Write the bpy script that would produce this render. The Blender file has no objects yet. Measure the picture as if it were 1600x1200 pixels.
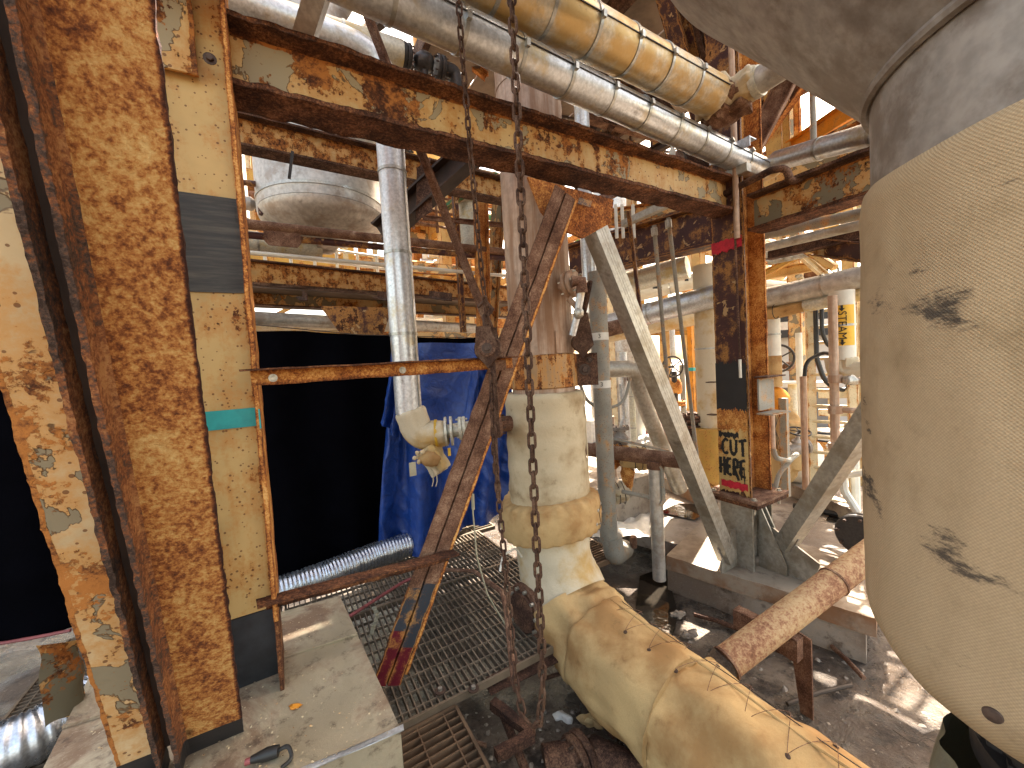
import bpy, bmesh, math, random
from mathutils import Vector, Matrix, noise
random.seed(7)
V = Vector
sc = bpy.context.scene
C = sc.collection

# ---------------------------------------------------------------- camera
F = 610.0
CAMZ = 1.65
PITCH, ROLL = math.radians(2.6), math.radians(3.3)
fw = V((0, math.cos(PITCH), -math.sin(PITCH)))
up0 = V((0, math.sin(PITCH), math.cos(PITCH)))
rt0 = V((1, 0, 0))
rt = rt0*math.cos(ROLL) - up0*math.sin(ROLL)
upv = up0*math.cos(ROLL) + rt0*math.sin(ROLL)
CAM = V((0, 0, CAMZ))
cd = bpy.data.cameras.new('camera'); cam = bpy.data.objects.new('camera', cd); C.objects.link(cam)
m = Matrix((rt, upv, -fw)).transposed().to_4x4(); m.translation = CAM
cam.matrix_world = m
cd.sensor_width = 36; cd.lens = F/1600*36; cd.clip_start = 0.02; cd.clip_end = 500
sc.camera = cam

# ---------------------------------------------------------------- world, sun, exposure
SUN_EL, SUN_AZ = math.radians(52), math.radians(38)      # azimuth from +Y towards +X
w = bpy.data.worlds.new('World'); sc.world = w; w.use_nodes = True
nt = w.node_tree; nt.nodes.clear()
sky = nt.nodes.new('ShaderNodeTexSky'); sky.sky_type = 'NISHITA'; sky.sun_disc = False
sky.sun_elevation = SUN_EL; sky.sun_rotation = SUN_AZ; sky.dust_density = 4; sky.air_density = .9; sky.ozone_density = .5
bg = nt.nodes.new('ShaderNodeBackground'); bg.inputs[1].default_value = 0.15
wo = nt.nodes.new('ShaderNodeOutputWorld')
wb = nt.nodes.new('ShaderNodeMix'); wb.data_type = 'RGBA'; wb.blend_type = 'MULTIPLY'; wb.inputs[0].default_value = 1
wb.inputs[7].default_value = (1.19, 1.0, .74, 1); nt.links.new(sky.outputs[0], wb.inputs[6])     # camera white balance, the same all over the sky
nt.links.new(wb.outputs[2], bg.inputs[0]); nt.links.new(bg.outputs[0], wo.inputs[0])
sd = V((math.sin(SUN_AZ)*math.cos(SUN_EL), math.cos(SUN_AZ)*math.cos(SUN_EL), math.sin(SUN_EL)))
sl = bpy.data.lights.new('sun', 'SUN'); sl.energy = 5.0; sl.angle = math.radians(.5); sl.color = (1, .93, .82)
so = bpy.data.objects.new('sun', sl); C.objects.link(so)
so.rotation_euler = (-sd).to_track_quat('-Z', 'Y').to_euler(); so.location = sd*30
sc.view_settings.view_transform = 'Standard'; sc.view_settings.look = 'None'
sc.view_settings.exposure = 2.85; sc.view_settings.gamma = 1
sc.cycles.max_bounces = 8; sc.cycles.diffuse_bounces = 4; sc.cycles.glossy_bounces = 4
sc.cycles.caustics_reflective = False; sc.cycles.caustics_refractive = False
sc.cycles.use_denoising = True

# ---------------------------------------------------------------- pixel and grid helpers
def ray(px, py):
    d = fw + rt*((px-800)/F) - upv*((py-600)/F)
    return d/d.y
def P(px, py, Y): return CAM + ray(px, py)*Y
def G(px, py, z=0.0):
    d = ray(px, py); return CAM + d*((z-CAMZ)/d.z)
def lev(px0, py0, Y0, px1, py1):
    """depth that makes a line between the two pixels level"""
    return Y0*ray(px0, py0).z/ray(px1, py1).z
def R(wpx, Y): return wpx/2/F*Y
A = V((.862, .507, 0)); B = V((-.507, .862, 0)); Z = V((0, 0, 1))
FLOOR, PIT, SLAB = 0.0, -0.36, -0.04

# ---------------------------------------------------------------- materials
MATS = {}
class NB:
    def __init__(s, name):
        s.m = bpy.data.materials.new(name); s.m.use_nodes = True
        s.t = s.m.node_tree; s.t.nodes.clear()
        s.out = s.n('ShaderNodeOutputMaterial'); s.b = s.n('ShaderNodeBsdfPrincipled')
        s.l(s.b.outputs[0], s.out.inputs[0]); s.g = s.n('ShaderNodeNewGeometry').outputs['Position']
    def n(s, t): return s.t.nodes.new(t)
    def l(s, a, b): s.t.links.new(a, b)
    def put(s, v, sock):
        if isinstance(v, (int, float)): sock.default_value = v
        elif isinstance(v, tuple): sock.default_value = v if len(v) == 4 or sock.type == 'VECTOR' else (*v, 1)
        else: s.l(v, sock)
    def mapv(s, sc=(1, 1, 1), rot=(0, 0, 0), src=None):
        x = s.n('ShaderNodeMapping'); s.put(src or s.g, x.inputs[0]); x.inputs['Scale'].default_value = sc; x.inputs['Rotation'].default_value = rot
        return x.outputs[0]
    def noise(s, scale, det=6, rough=.6, vec=None, dist=0):
        x = s.n('ShaderNodeTexNoise'); s.l(vec or s.g, x.inputs['Vector']); x.inputs['Scale'].default_value = scale
        x.inputs['Detail'].default_value = det; x.inputs['Roughness'].default_value = rough; x.inputs['Distortion'].default_value = dist
        return x.outputs['Fac']
    def voro(s, scale, vec=None, feat='F1', out='Distance'):
        x = s.n('ShaderNodeTexVoronoi'); s.l(vec or s.g, x.inputs['Vector']); x.inputs['Scale'].default_value = scale; x.feature = feat
        return x.outputs[out]
    def ramp(s, f, a, b, c0=0., c1=1.):
        x = s.n('ShaderNodeMapRange'); x.interpolation_type = 'SMOOTHSTEP'; s.put(f, x.inputs[0])
        for i, v in enumerate((a, b, c0, c1)): x.inputs[i+1].default_value = v
        return x.outputs[0]
    def math(s, op, a, b=0.):
        x = s.n('ShaderNodeMath'); x.operation = op; s.put(a, x.inputs[0]); s.put(b, x.inputs[1]); return x.outputs[0]
    def mix(s, f, a, b):
        x = s.n('ShaderNodeMix'); x.data_type = 'RGBA'; s.put(f, x.inputs[0]); s.put(a, x.inputs[6]); s.put(b, x.inputs[7]); return x.outputs[2]
    def attr(s, name):
        x = s.n('ShaderNodeAttribute'); x.attribute_name = name; return x.outputs['Fac']
    def sep(s, i):
        x = s.n('ShaderNodeSeparateXYZ'); s.l(s.g, x.inputs[0]); return x.outputs[i]
    def nz(s):
        g = s.n('ShaderNodeNewGeometry'); x = s.n('ShaderNodeSeparateXYZ'); s.l(g.outputs['Normal'], x.inputs[0]); return x.outputs[2]
    def bump(s, h, st=.5, dist=.01):
        x = s.n('ShaderNodeBump'); x.inputs['Strength'].default_value = st; x.inputs['Distance'].default_value = dist; s.put(h, x.inputs['Height'])
        s.l(x.outputs[0], s.b.inputs['Normal'])
    def fin(s, col, rough=.7, metal=0., key=None):
        s.put(col, s.b.inputs['Base Color']); s.put(rough, s.b.inputs['Roughness']); s.put(metal, s.b.inputs['Metallic'])
        MATS[key or s.m.name] = s.m; return s.m

DARKR, MIDR, ORR = (.035, .014, .008), (.13, .045, .016), (.42, .165, .04)
def rusty(name, paint, amt=.5, edge=.25, orange=.5, scale=1., bumpd=.006, primer=(.20, .17, .11), flake=.0, streak=.3, under=.0):
    s = NB(name)
    big = s.noise(4.5*scale, 7, .62); fine = s.noise(55*scale, 5, .7); st = s.noise(9*scale, 5, .6, s.mapv((1.6, 1.6, .16)))
    spk = s.voro(38*scale)
    e = s.attr('edge')
    v = s.math('ADD', s.math('MULTIPLY', big, .95), s.math('MULTIPLY', fine, .35))
    v = s.math('ADD', v, s.math('MULTIPLY', st, streak))
    v = s.math('ADD', v, s.math('MULTIPLY', e, edge))
    if under:   # raises the rust mask on faces turned down
        v = s.math('ADD', v, s.math('MULTIPLY', s.ramp(s.nz(), -.6, -.2, 1, 0), under))
    mid = .5*.95+.5*.35+.5*streak
    th = mid + .30 - .6*amt
    mask = s.ramp(v, th-.012, th+.02)
    halo = s.ramp(v, th-.20, th+.01)
    # rust colour: orange to near black
    rn = s.math('ADD', s.math('MULTIPLY', s.noise(14*scale, 8, .72), .7), s.math('MULTIPLY', s.noise(90*scale, 4, .7), .3))
    o = .5+.22*(orange-.5)
    rc = s.mix(s.ramp(rn, o-.09, o+.05), ORR, MIDR)
    rc = s.mix(s.ramp(rn, o+.0, o+.12), rc, DARKR)
    pv = s.noise(2.2*scale, 4, .6); pc = s.mix(s.ramp(pv, .35, .7), paint, tuple(c*.72 for c in paint))
    pc = s.mix(s.math('MULTIPLY', halo, .75), pc, (.50, .24, .06))
    pit = s.ramp(s.math('ADD', spk, s.math('MULTIPLY', big, -.35)), .02, .0, 0, 1)
    pc = s.mix(s.math('MULTIPLY', pit, .8), pc, MIDR)
    h = s.math('ADD', s.math('MULTIPLY', mask, -.35), s.math('MULTIPLY', s.math('MULTIPLY', rn, mask), 1.0))
    if flake:
        fn = s.math('ADD', s.noise(6*scale, 5, .55, dist=.6), s.math('MULTIPLY', s.noise(30*scale, 3), .06))
        fm = s.ramp(fn, .62-flake*.14, .63-flake*.14)
        edg = s.ramp(s.math('ABSOLUTE', s.math('SUBTRACT', fn, .625-flake*.14)), .002, .01, 1, 0)
        pc = s.mix(fm, pc, primer); pc = s.mix(s.math('MULTIPLY', edg, .8), pc, (.10, .05, .02))
        h = s.math('ADD', h, s.math('MULTIPLY', fm, -.4))
    col = s.mix(mask, pc, rc)
    h = s.math('ADD', h, s.math('MULTIPLY', fine, .12))
    s.bump(h, .9, bumpd)
    s.b.inputs['Specular IOR Level'].default_value = .3
    return s.fin(col, s.ramp(mask, 0, 1, .55, .88))

def patina(name, stops, edge=.2, scale=1., bumpd=.006, spots=.5, th=.5, contrast=1.):
    """continuous rust: blended tones from leftover paint to scale"""
    s = NB(name); e = s.attr('edge')
    a_ = s.noise(4.5*scale, 3, .55); b_ = s.noise(62*scale, 6, .72); c_ = s.noise(150*scale, 3, .6); d_ = s.noise(12*scale, 5, .6)
    v = s.math('ADD', s.math('MULTIPLY', a_, .55*contrast), s.math('MULTIPLY', b_, .80)); v = s.math('ADD', v, s.math('MULTIPLY', c_, .30)); v = s.math('ADD', v, s.math('MULTIPLY', d_, .35))
    v = s.math('ADD', v, s.math('MULTIPLY', e, edge)); v = s.math('SUBTRACT', v, .5*(.55*contrast+.80+.30+.35)-.5)
    x = s.n('ShaderNodeValToRGB'); s.l(v, x.inputs[0]); cr = x.color_ramp
    while len(cr.elements) < len(stops): cr.elements.new(.5)
    for el, (p, c) in zip(cr.elements, stops): el.position = p; el.color = (*c, 1)
    sp = s.ramp(s.math('ADD', s.voro(9*scale, s.mapv((1, 1, .55))), s.math('MULTIPLY', s.noise(25*scale, 4, .7), .22)), .16, .30, spots, 0)
    sp = s.math('MULTIPLY', sp, s.ramp(s.noise(2.0*scale, 2), .48, .60))
    col = s.mix(sp, x.outputs[0], (.030, .010, .006))
    h = s.math('ADD', s.math('MULTIPLY', v, 1.0), s.math('MULTIPLY', sp, -.5)); s.bump(h, .9, bumpd)
    s.b.inputs['Specular IOR Level'].default_value = .25
    return s.fin(col, s.ramp(v, .35, .6, .6, .9))
CREAM = (.62, .45, .22)
YB, OB, BR, DK = (.60, .38, .13), (.42, .17, .035), (.16, .05, .016), (.035, .012, .007)
patina('rust_brace', [(.28, (.60, .40, .16)), (.42, (.50, .27, .085)), (.51, (.38, .15, .04)), (.59, (.20, .065, .02)), (.68, (.09, .03, .014)), (.78, DK)], .34, 1.0, .010, .95, contrast=.55)
patina('brace_leg', [(.34, (.42, .21, .08)), (.45, (.30, .12, .045)), (.53, (.19, .07, .03)), (.62, (.085, .055, .042)), (.72, (.04, .024, .018))], .10, 1.3, .010, .3)
rusty('brace_cream', (.62, .47, .27), .38, .55, .75, 1.0, .006, flake=.45, streak=.1, primer=(.24, .20, .13))
patina('rust_edge', [(.30, (.34, .16, .06)), (.42, (.17, .065, .026)), (.53, (.08, .032, .016)), (.66, (.028, .012, .008))], .06, 1.3, .010, .3)
rusty('rust_flange', (.62, .43, .19), .40, .40, .5, .8, .006, flake=.45, streak=.55, primer=(.34, .28, .17))
rusty('rust_cream', CREAM, .36, .32, .55, 1.0, .004, flake=.5, under=.45)
rusty('rust_speck', (.60, .40, .18), .50, .25, .55, 3.0, .004, under=.5)
rusty('cream_clean', (.60, .42, .17), .24, .25, .6, 1.3, .002, streak=.5)
rusty('cream_light', (.66, .56, .36), .14, .2, .6, 2.0, .002)
rusty('yellow_paint', (.55, .33, .07), .30, .2, .65, 1.4, .003)
patina('rust_dark', [(.32, (.22, .12, .07)), (.44, (.11, .055, .034)), (.55, (.055, .028, .019)), (.70, (.022, .012, .010))], .04, 1.6, .006, .2)
patina('rust_brown', [(.30, (.34, .22, .14)), (.44, (.20, .11, .07)), (.56, (.13, .065, .04)), (.70, (.06, .028, .018))], .05, 2.2, .006, .2)
rusty('rust_maroon', (.060, .022, .020), .22, .2, .20, 1.8, .004, primer=(.42, .27, .13), flake=-.35)
patina('rust_orange', [(.34, (.68, .40, .14)), (.46, (.56, .25, .06)), (.56, (.33, .11, .03)), (.70, (.10, .035, .014))], .15, 1.6, .006, .5)
patina('rust_chain', [(.34, (.14, .08, .05)), (.48, (.075, .038, .022)), (.62, (.04, .02, .014)), (.75, (.02, .010, .008))], .0, 3, .002, .2)
rusty('green_paint', (.03, .20, .10), .25, .2, .5, 2, .002)
rusty('orange_paint', (.75, .30, .03), .2, .2, .6, 2, .002)
rusty('grey_paint', (.30, .29, .25), .15, .2, .5, 2, .002)

def metal(name, col, rough=.38, met=.75, stain=None, samt=.5, dent=.001, mott=60, streaky=False):
    s = NB(name)
    n1 = s.noise(3, 6, .6); n2 = s.noise(mott, 3, .6)
    c = s.mix(s.ramp(n2, .3, .7), col, tuple(x*.72 for x in col))
    if stain:
        v = s.noise(5, 6, .65, s.mapv((3.5, 3.5, .25)) if streaky else None)
        c = s.mix(s.math('MULTIPLY', s.ramp(v, .62-samt*.3, .75-samt*.2), .85), c, stain)
    dirt = s.noise(11, 7, .7); c = s.mix(s.ramp(dirt, .55, .75, 0, .55), c, (.10, .07, .045))
    s.bump(s.math('ADD', s.math('MULTIPLY', n2, .5), s.noise(8, 3)), .5, dent)
    return s.fin(c, s.ramp(n1, .3, .7, rough-.08, rough+.14), met)
metal('galv', (.62, .64, .66), .36, .8, (.45, .36, .2), .35, .0015)
metal('galv_gold', (.60, .54, .42), .42, .55, (.52, .33, .10), .75, .002)
metal('jacket_cream', (.62, .60, .50), .45, .35, (.50, .38, .16), .5, .001)
metal('band', (.45, .44, .40), .35, .85)
metal('stainless', (.38, .34, .30), .48, .35, (.17, .13, .10), .6, .002, 25)
metal('stainless_light', (.52, .50, .46), .42, .45, (.30, .25, .2), .45, .002, 25)
metal('hss', (.48, .45, .39), .42, .65, (.28, .24, .18), .55, .0008, 35)
metal('white_jacket', (.66, .67, .68), .34, .55, (.5, .42, .28), .2, .001)
metal('wood_pipe', (.52, .38, .28), .55, .10, (.27, .14, .07), .75, .001, 20, True)
metal('dark_metal', (.05, .045, .045), .5, .5)
metal('duct_foil', (.62, .66, .72), .22, .9, None, .5, .004, 90)
s = NB('box_clad'); n1 = s.noise(2.6, 8, .68, dist=.5); n2 = s.noise(14, 8, .75); n3 = s.noise(90, 5, .75)
c = s.mix(s.ramp(n1, .40, .60), (.46, .40, .28), (.20, .13, .08)); c = s.mix(s.ramp(n2, .52, .68, 0, .75), c, (.07, .045, .03)); c = s.mix(s.ramp(n3, .56, .70, 0, .5), c, (.50, .42, .32))
s.bump(s.math('ADD', n2, s.math('MULTIPLY', n3, .4)), .5, .003); s.fin(c, s.ramp(n1, .4, .6, .38, .8), s.ramp(n1, .38, .55, .55, .05))

def cloth(name, col, stain, weave=0, samt=.5, rough=.9, wr=.01, grime=.4):
    s = NB(name)
    n1 = s.noise(3.5, 6, .6); n2 = s.noise(14, 7, .7)
    c = s.mix(s.ramp(n1, .58-samt*.25, .75-samt*.15), col, stain)
    c = s.mix(s.ramp(n2, .56, .8, 0, grime), c, (.13, .08, .04))
    f = s.noise(220, 2, .5); c = s.mix(s.ramp(f, .2, .8, 0, .25), c, tuple(x*.5 for x in col))
    h = s.math('MULTIPLY', s.noise(7, 4, .55, dist=.8), 1.0)
    if weave:
        uv = s.n('ShaderNodeUVMap'); x = s.n('ShaderNodeSeparateXYZ'); s.l(uv.outputs[0], x.inputs[0])
        wu = s.math('SINE', s.math('MULTIPLY', x.outputs[0], weave)); wv = s.math('SINE', s.math('MULTIPLY', x.outputs[1], weave))
        ww = s.math('MULTIPLY', wu, wv); c = s.mix(s.ramp(ww, -.9, .9, .34, 0), c, tuple(x*.42 for x in col))
        h = s.math('ADD', s.math('MULTIPLY', h, 1.0), s.math('MULTIPLY', ww, .10))
    s.bump(h, .8, wr)
    s.b.inputs['Specular IOR Level'].default_value = .2
    return s, c, rough
s, c, r = cloth('canvas', (.52, .36, .17), (.34, .19, .075), 0, .7, grime=.6); s.fin(c, r)
s, c, r = cloth('canvas_pale', (.55, .46, .31), (.34, .25, .14), 0, .55, grime=.75); s.fin(c, r)
s, c, r = cloth('canvas_white', (.58, .50, .36), (.48, .31, .11), 0, .5, grime=.3); s.fin(c, r)
s, c, r = cloth('canvas_weave', (.55, .40, .24), (.42, .295, .165), 1000, .4, wr=.006, grime=.3)
sm = s.noise(3.6, 3, .5, s.mapv((1.0, 1.0, 1.8), (.5, .7, 0)))
sp = s.noise(26, 7, .8, s.mapv((.5, .5, 1.6), (.6, .5, 0)))
smv = s.math('ADD', sm, s.math('MULTIPLY', s.math('SUBTRACT', sp, .5), .55))
c = s.mix(s.ramp(s.math('ADD', smv, s.math('MULTIPLY', s.ramp(s.sep(2), 1.5, 2.1), -.08)), .625, .72, 0, .85), c, (.03, .028, .03)); s.fin(c, r)
s, c, r = cloth('canvas_green', (.22, .20, .13), (.15, .13, .09), 0, .4); s.fin(c, r)

s = NB('concrete'); n1 = s.noise(1.3, 8, .65); n2 = s.noise(9, 9, .72); n3 = s.noise(120, 3)
c = s.mix(s.ramp(n1, .4, .62), (.33, .29, .24), (.17, .13, .10)); c = s.mix(s.ramp(n2, .5, .66, 0, .8), c, (.08, .055, .04)); c = s.mix(s.ramp(n3, .55, .75, 0, .3), c, (.5, .45, .36))
s.bump(s.math('ADD', s.math('MULTIPLY', n2, .7), s.math('MULTIPLY', n3, .3)), .6, .008); s.fin(c, s.ramp(n2, .45, .6, .85, .5))
s = NB('concrete_cap'); n1 = s.noise(2.3, 8, .65); n2 = s.noise(9, 9, .72); z = s.nz()
c = s.mix(s.ramp(n1, .4, .62), (.30, .25, .19), (.17, .12, .08)); side = s.ramp(z, .3, .7, 1, 0)
c = s.mix(s.math('MULTIPLY', side, s.ramp(n1, .35, .62, 0, .8)), c, (.24, .11, .045)); c = s.mix(s.ramp(n2, .55, .7, 0, .6), c, (.10, .07, .05))
s.bump(n2, .5, .006); s.fin(c, .8)
s = NB('mud'); n1 = s.noise(1.1, 9, .68, dist=.4); n2 = s.noise(6, 10, .75); n3 = s.noise(40, 5, .7)
c = s.mix(s.ramp(n1, .44, .64), (.085, .058, .040), (.25, .20, .15)); c = s.mix(s.ramp(n2, .48, .62, 0, .85), c, (.022, .014, .010))
c = s.mix(s.ramp(n3, .60, .70, 0, .5), c, (.30, .25, .19))
s.bump(s.math('ADD', n2, s.math('MULTIPLY', n3, .5)), 1.0, .05); s.fin(c, s.ramp(s.noise(1.9, 6, .6), .42, .58, .22, .85))
s = NB('water'); n = s.noise(5, 3, .5); s.bump(n, .3, .01); s.fin((.02, .016, .012), .06)
s = NB('black_cloth'); n = s.noise(6, 4); s.bump(n, .3, .02); s.b.inputs['Specular IOR Level'].default_value = .02; s.fin(s.mix(n, (.0008, .0008, .0014), (.002, .002, .0035)), .95)
s = NB('blue_tarp'); n = s.noise(9, 6, .65, dist=1.5); s.bump(n, .7, .02); s.fin(s.mix(s.ramp(n, .3, .7), (.006, .03, .17), (.012, .055, .27)), s.ramp(s.noise(4), .3, .7, .3, .5))
def plain(name, col, rough=.6, met=0., var=.3, sc_=12, bd=.001):
    s = NB(name); n = s.noise(sc_, 6, .65); s.bump(n, .4, bd)
    return s.fin(s.mix(s.ramp(n, .35, .7), col, tuple(c*(1-var) for c in col)), rough, met)
plain('teal_tape', (.02, .36, .36), .4, var=.25)
s = NB('black_tape'); n = s.noise(7, 6, .7, s.mapv((.4, .4, 5))); s.bump(n, .4, .002); s.fin(s.mix(s.ramp(n, .4, .7), (.028, .028, .028), (.10, .095, .08)), s.ramp(n, .3, .7, .6, .8))
plain('black_paint', (.018, .016, .016), .6); rusty('blue_grey_paint', (.035, .042, .055), .10, .3, .3, 2.2, .003, streak=0)
plain('column_black', (.035, .04, .048), .5, var=.7, sc_=5)
plain('red_spray', (.55, .015, .035), .7, var=.4, sc_=40); rusty('maroon_spray', (.13, .008, .022), .10, .3, .3, 2.5, .004, streak=0)
plain('black_spray', (.008, .008, .008), .6); plain('pink_hose', (.28, .07, .07), .55, var=.4)
plain('black_rubber', (.015, .015, .015), .5); plain('label_yellow', (.80, .48, .04), .5, var=.15)
plain('label_white', (.72, .70, .64), .5, var=.2); plain('grating_steel', (.20, .155, .11), .6, .3, .5, 9)
plain('grating_pale', (.20, .15, .10), .65, .2, .6, 4); plain('grating_rust', (.17, .105, .06), .7, .1, .5, 6)
plain('wall_white', (.55, .53, .50), .7, var=.12, sc_=1.5); plain('wall_grey', (.20, .215, .23), .6, var=.3, sc_=3)
plain('dark_panel', (.02, .02, .022), .5); plain('green_plastic', (.01, .12, .08), .5); plain('red_plastic', (.5, .03, .02), .5)
plain('wire', (.06, .045, .035), .6, .4); plain('bolt_zinc', (.5, .47, .40), .4, .7, .4, 80); plain('bolt_dark', (.09, .055, .04), .6, .4, .5, 60)
plain('yellow_strap', (.6, .36, .03), .6); plain('white_pipe', (.68, .66, .58), .45, .1, .2, 5); plain('plastic_strip', (.45, .42, .30), .5)
plain('dark_steel', (.055, .034, .026), .7, .1, .5, 6, .004)
plain('roof_sheet', (.22, .17, .13), .7, .2, .5, 3)

# ---------------------------------------------------------------- mesh builders
def new(): return bmesh.new()
def edge_layer(bm): return bm.verts.layers.float.get('edge') or bm.verts.layers.float.new('edge')
def side_pts(a, n):
    d = min(.018, a*.28)
    inner = [d + (a-2*d)*i/n for i in range(n+1)] if n else [a/2]
    return [0.0] + inner
def rect_profile(w, h, nw=1, nh=1):
    pts = []
    for i, x in enumerate(side_pts(w, nw)): pts.append((-w/2+x, -h/2, 1.0 if i == 0 else 0.))
    for i, y in enumerate(side_pts(h, nh)): pts.append((w/2, -h/2+y, 1.0 if i == 0 else 0.))
    for i, x in enumerate(side_pts(w, nw)): pts.append((w/2-x, h/2, 1.0 if i == 0 else 0.))
    for i, y in enumerate(side_pts(h, nh)): pts.append((-w/2, h/2-y, 1.0 if i == 0 else 0.))
    return pts
def frame(d, up):
    d = d.normalized(); u = d.cross(up)
    if u.length < 1e-4: u = d.cross(V((1, 0, 0)))
    u.normalize(); return d, u, u.cross(d).normalized()
def prism(bm, prof, p0, p1, up=Z, nl=1, amp=0., freq=12., eamp=1.):
    """extrude a closed profile (u across, v along 'up') from p0 to p1"""
    L = edge_layer(bm); d, u, v = frame(p1-p0, up); rings = []
    for i in range(nl+1):
        c = p0.lerp(p1, i/nl); ring = []
        for q in prof:
            x = c + u*q[0] + v*q[1]; e = q[2] if len(q) > 2 else 0.
            if amp:
                k = noise.noise_vector(x*freq)*amp*(1+eamp*e) + noise.noise_vector(x*freq*3.7)*amp*.5*(1+1.5*e)
                if i in (0, nl): k *= .5
                x = x + k
            vt = bm.verts.new(x); vt[L] = e; ring.append(vt)
        rings.append(ring)
    n = len(prof)
    for a, b in zip(rings, rings[1:]):
        for j in range(n): bm.faces.new((a[j], a[(j+1) % n], b[(j+1) % n], b[j]))
    try: bm.faces.new(rings[0][::-1]); bm.faces.new(rings[-1])
    except ValueError: pass
    return bm
def bar(bm, p0, p1, w, h, up=Z, nl=1, nw=1, nh=1, amp=0., freq=12.):
    return prism(bm, rect_profile(w, h, nw, nh), p0, p1, up, nl, amp, freq)
def box(bm, c, sx, sy, sz, ax=A, ay=B):
    return bar(bm, c-ax*sx/2, c+ax*sx/2, sy, sz, Z)
def ring_pts(c, u, v, r, n, ph=0.): return [c+u*math.cos(ph+2*math.pi*i/n)*r+v*math.sin(ph+2*math.pi*i/n)*r for i in range(n)]
def fillet(pts, rad, seg=8):
    pts = [V(p) for p in pts]; out = [pts[0]]
    for i in range(1, len(pts)-1):
        a, b, c = pts[i-1], pts[i], pts[i+1]; d0 = (a-b).normalized(); d1 = (c-b).normalized()
        ang = d0.angle(d1); k = min(rad/max(math.tan(ang/2), .05), (a-b).length*.48, (c-b).length*.48)
        s0, s1 = b+d0*k, b+d1*k
        for j in range(seg+1):
            t = j/seg; out.append(s0*(1-t)**2 + b*2*t*(1-t) + s1*t*t)
    out.append(pts[-1]); return out
def tube(bm, pts, r, n=20, caps=True, amp=0., freq=8., hollow=0., uvs=None):
    pts = [V(p) for p in pts]; N = len(pts); rr = r if isinstance(r, (list, tuple)) else [r]*N
    d = (pts[1]-pts[0]).normalized(); u = d.orthogonal().normalized(); rings = []
    for i, p in enumerate(pts):
        t = (pts[min(i+1, N-1)]-pts[max(i-1, 0)]).normalized()
        u = (u - t*u.dot(t)).normalized(); v = t.cross(u)
        ring = []
        for j in range(n):
            a = 2*math.pi*j/n; o = u*math.cos(a)+v*math.sin(a); x = p+o*rr[i]
            if amp: x = x + o*(noise.noise(x*freq)*amp + noise.noise(x*freq*2.9)*amp*.45)
            ring.append(bm.verts.new(x))
        rings.append(ring)
    for a, b in zip(rings, rings[1:]):
        for j in range(n): bm.faces.new((a[j], a[(j+1) % n], b[(j+1) % n], b[j]))
    if caps: bm.faces.new(rings[0][::-1]); bm.faces.new(rings[-1])
    return bm
def lathe(bm, prof, c, axis=Z, n=32, amp=0., freq=8.):
    """prof: (radius, height along the axis)"""
    ax = axis.normalized(); u = ax.orthogonal().normalized(); v = ax.cross(u); rings = []
    for r, h in prof:
        if r < 1e-5: rings.append([bm.verts.new(c+ax*h)]); continue
        ring = []
        for q in ring_pts(c+ax*h, u, v, r, n):
            if amp: q = q + (q-c-ax*h).normalized()*noise.noise(q*freq)*amp
            ring.append(bm.verts.new(q))
        rings.append(ring)
    for a, b in zip(rings, rings[1:]):
        for j in range(n):
            k = (j+1) % n
            if len(a) == 1 and len(b) > 1: bm.faces.new((a[0], b[k], b[j]))
            elif len(b) == 1 and len(a) > 1: bm.faces.new((a[j], a[k], b[0]))
            elif len(a) > 1: bm.faces.new((a[j], a[k], b[k], b[j]))
    if len(rings[0]) > 1: bm.faces.new(rings[0][::-1])
    if len(rings[-1]) > 1: bm.faces.new(rings[-1])
    return bm
def disc(bm, c, axis, r, t, n=28, bev=.0):
    b = bev or min(t*.2, r*.1); return lathe(bm, [(r-b, -t/2), (r, -t/2+b), (r, t/2-b), (r-b, t/2)], c, axis, n)
def torus(bm, c, axis, R_, r, n=32, k=8):
    ax = axis.normalized(); u = ax.orthogonal().normalized(); v = ax.cross(u)
    rings = []
    for q in range(n):
        a = 2*math.pi*q/n; o = u*math.cos(a)+v*math.sin(a)
        rings.append([bm.verts.new(c+o*(R_+r*math.cos(2*math.pi*j/k))+ax*r*math.sin(2*math.pi*j/k)) for j in range(k)])
    for i in range(n):
        a, b = rings[i], rings[(i+1) % n]
        for j in range(k): bm.faces.new((a[j], a[(j+1) % k], b[(j+1) % k], b[j]))
    return bm
def poly(bm, pts, nrm, t):
    """thick plate from an outline; t along nrm"""
    L = edge_layer(bm); a = [bm.verts.new(V(p)) for p in pts]; b = [bm.verts.new(V(p)+nrm.normalized()*t) for p in pts]
    for x in a+b: x[L] = .6
    n = len(a); bm.faces.new(a[::-1]); bm.faces.new(b)
    for j in range(n): bm.faces.new((a[j], a[(j+1) % n], b[(j+1) % n], b[j]))
    return bm
def sheet(bm, fn, nu, nv):
    g = [[bm.verts.new(fn(i/nu, j/nv)) for j in range(nv+1)] for i in range(nu+1)]
    for i in range(nu):
        for j in range(nv): bm.faces.new((g[i][j], g[i+1][j], g[i+1][j+1], g[i][j+1]))
    return bm
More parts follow.
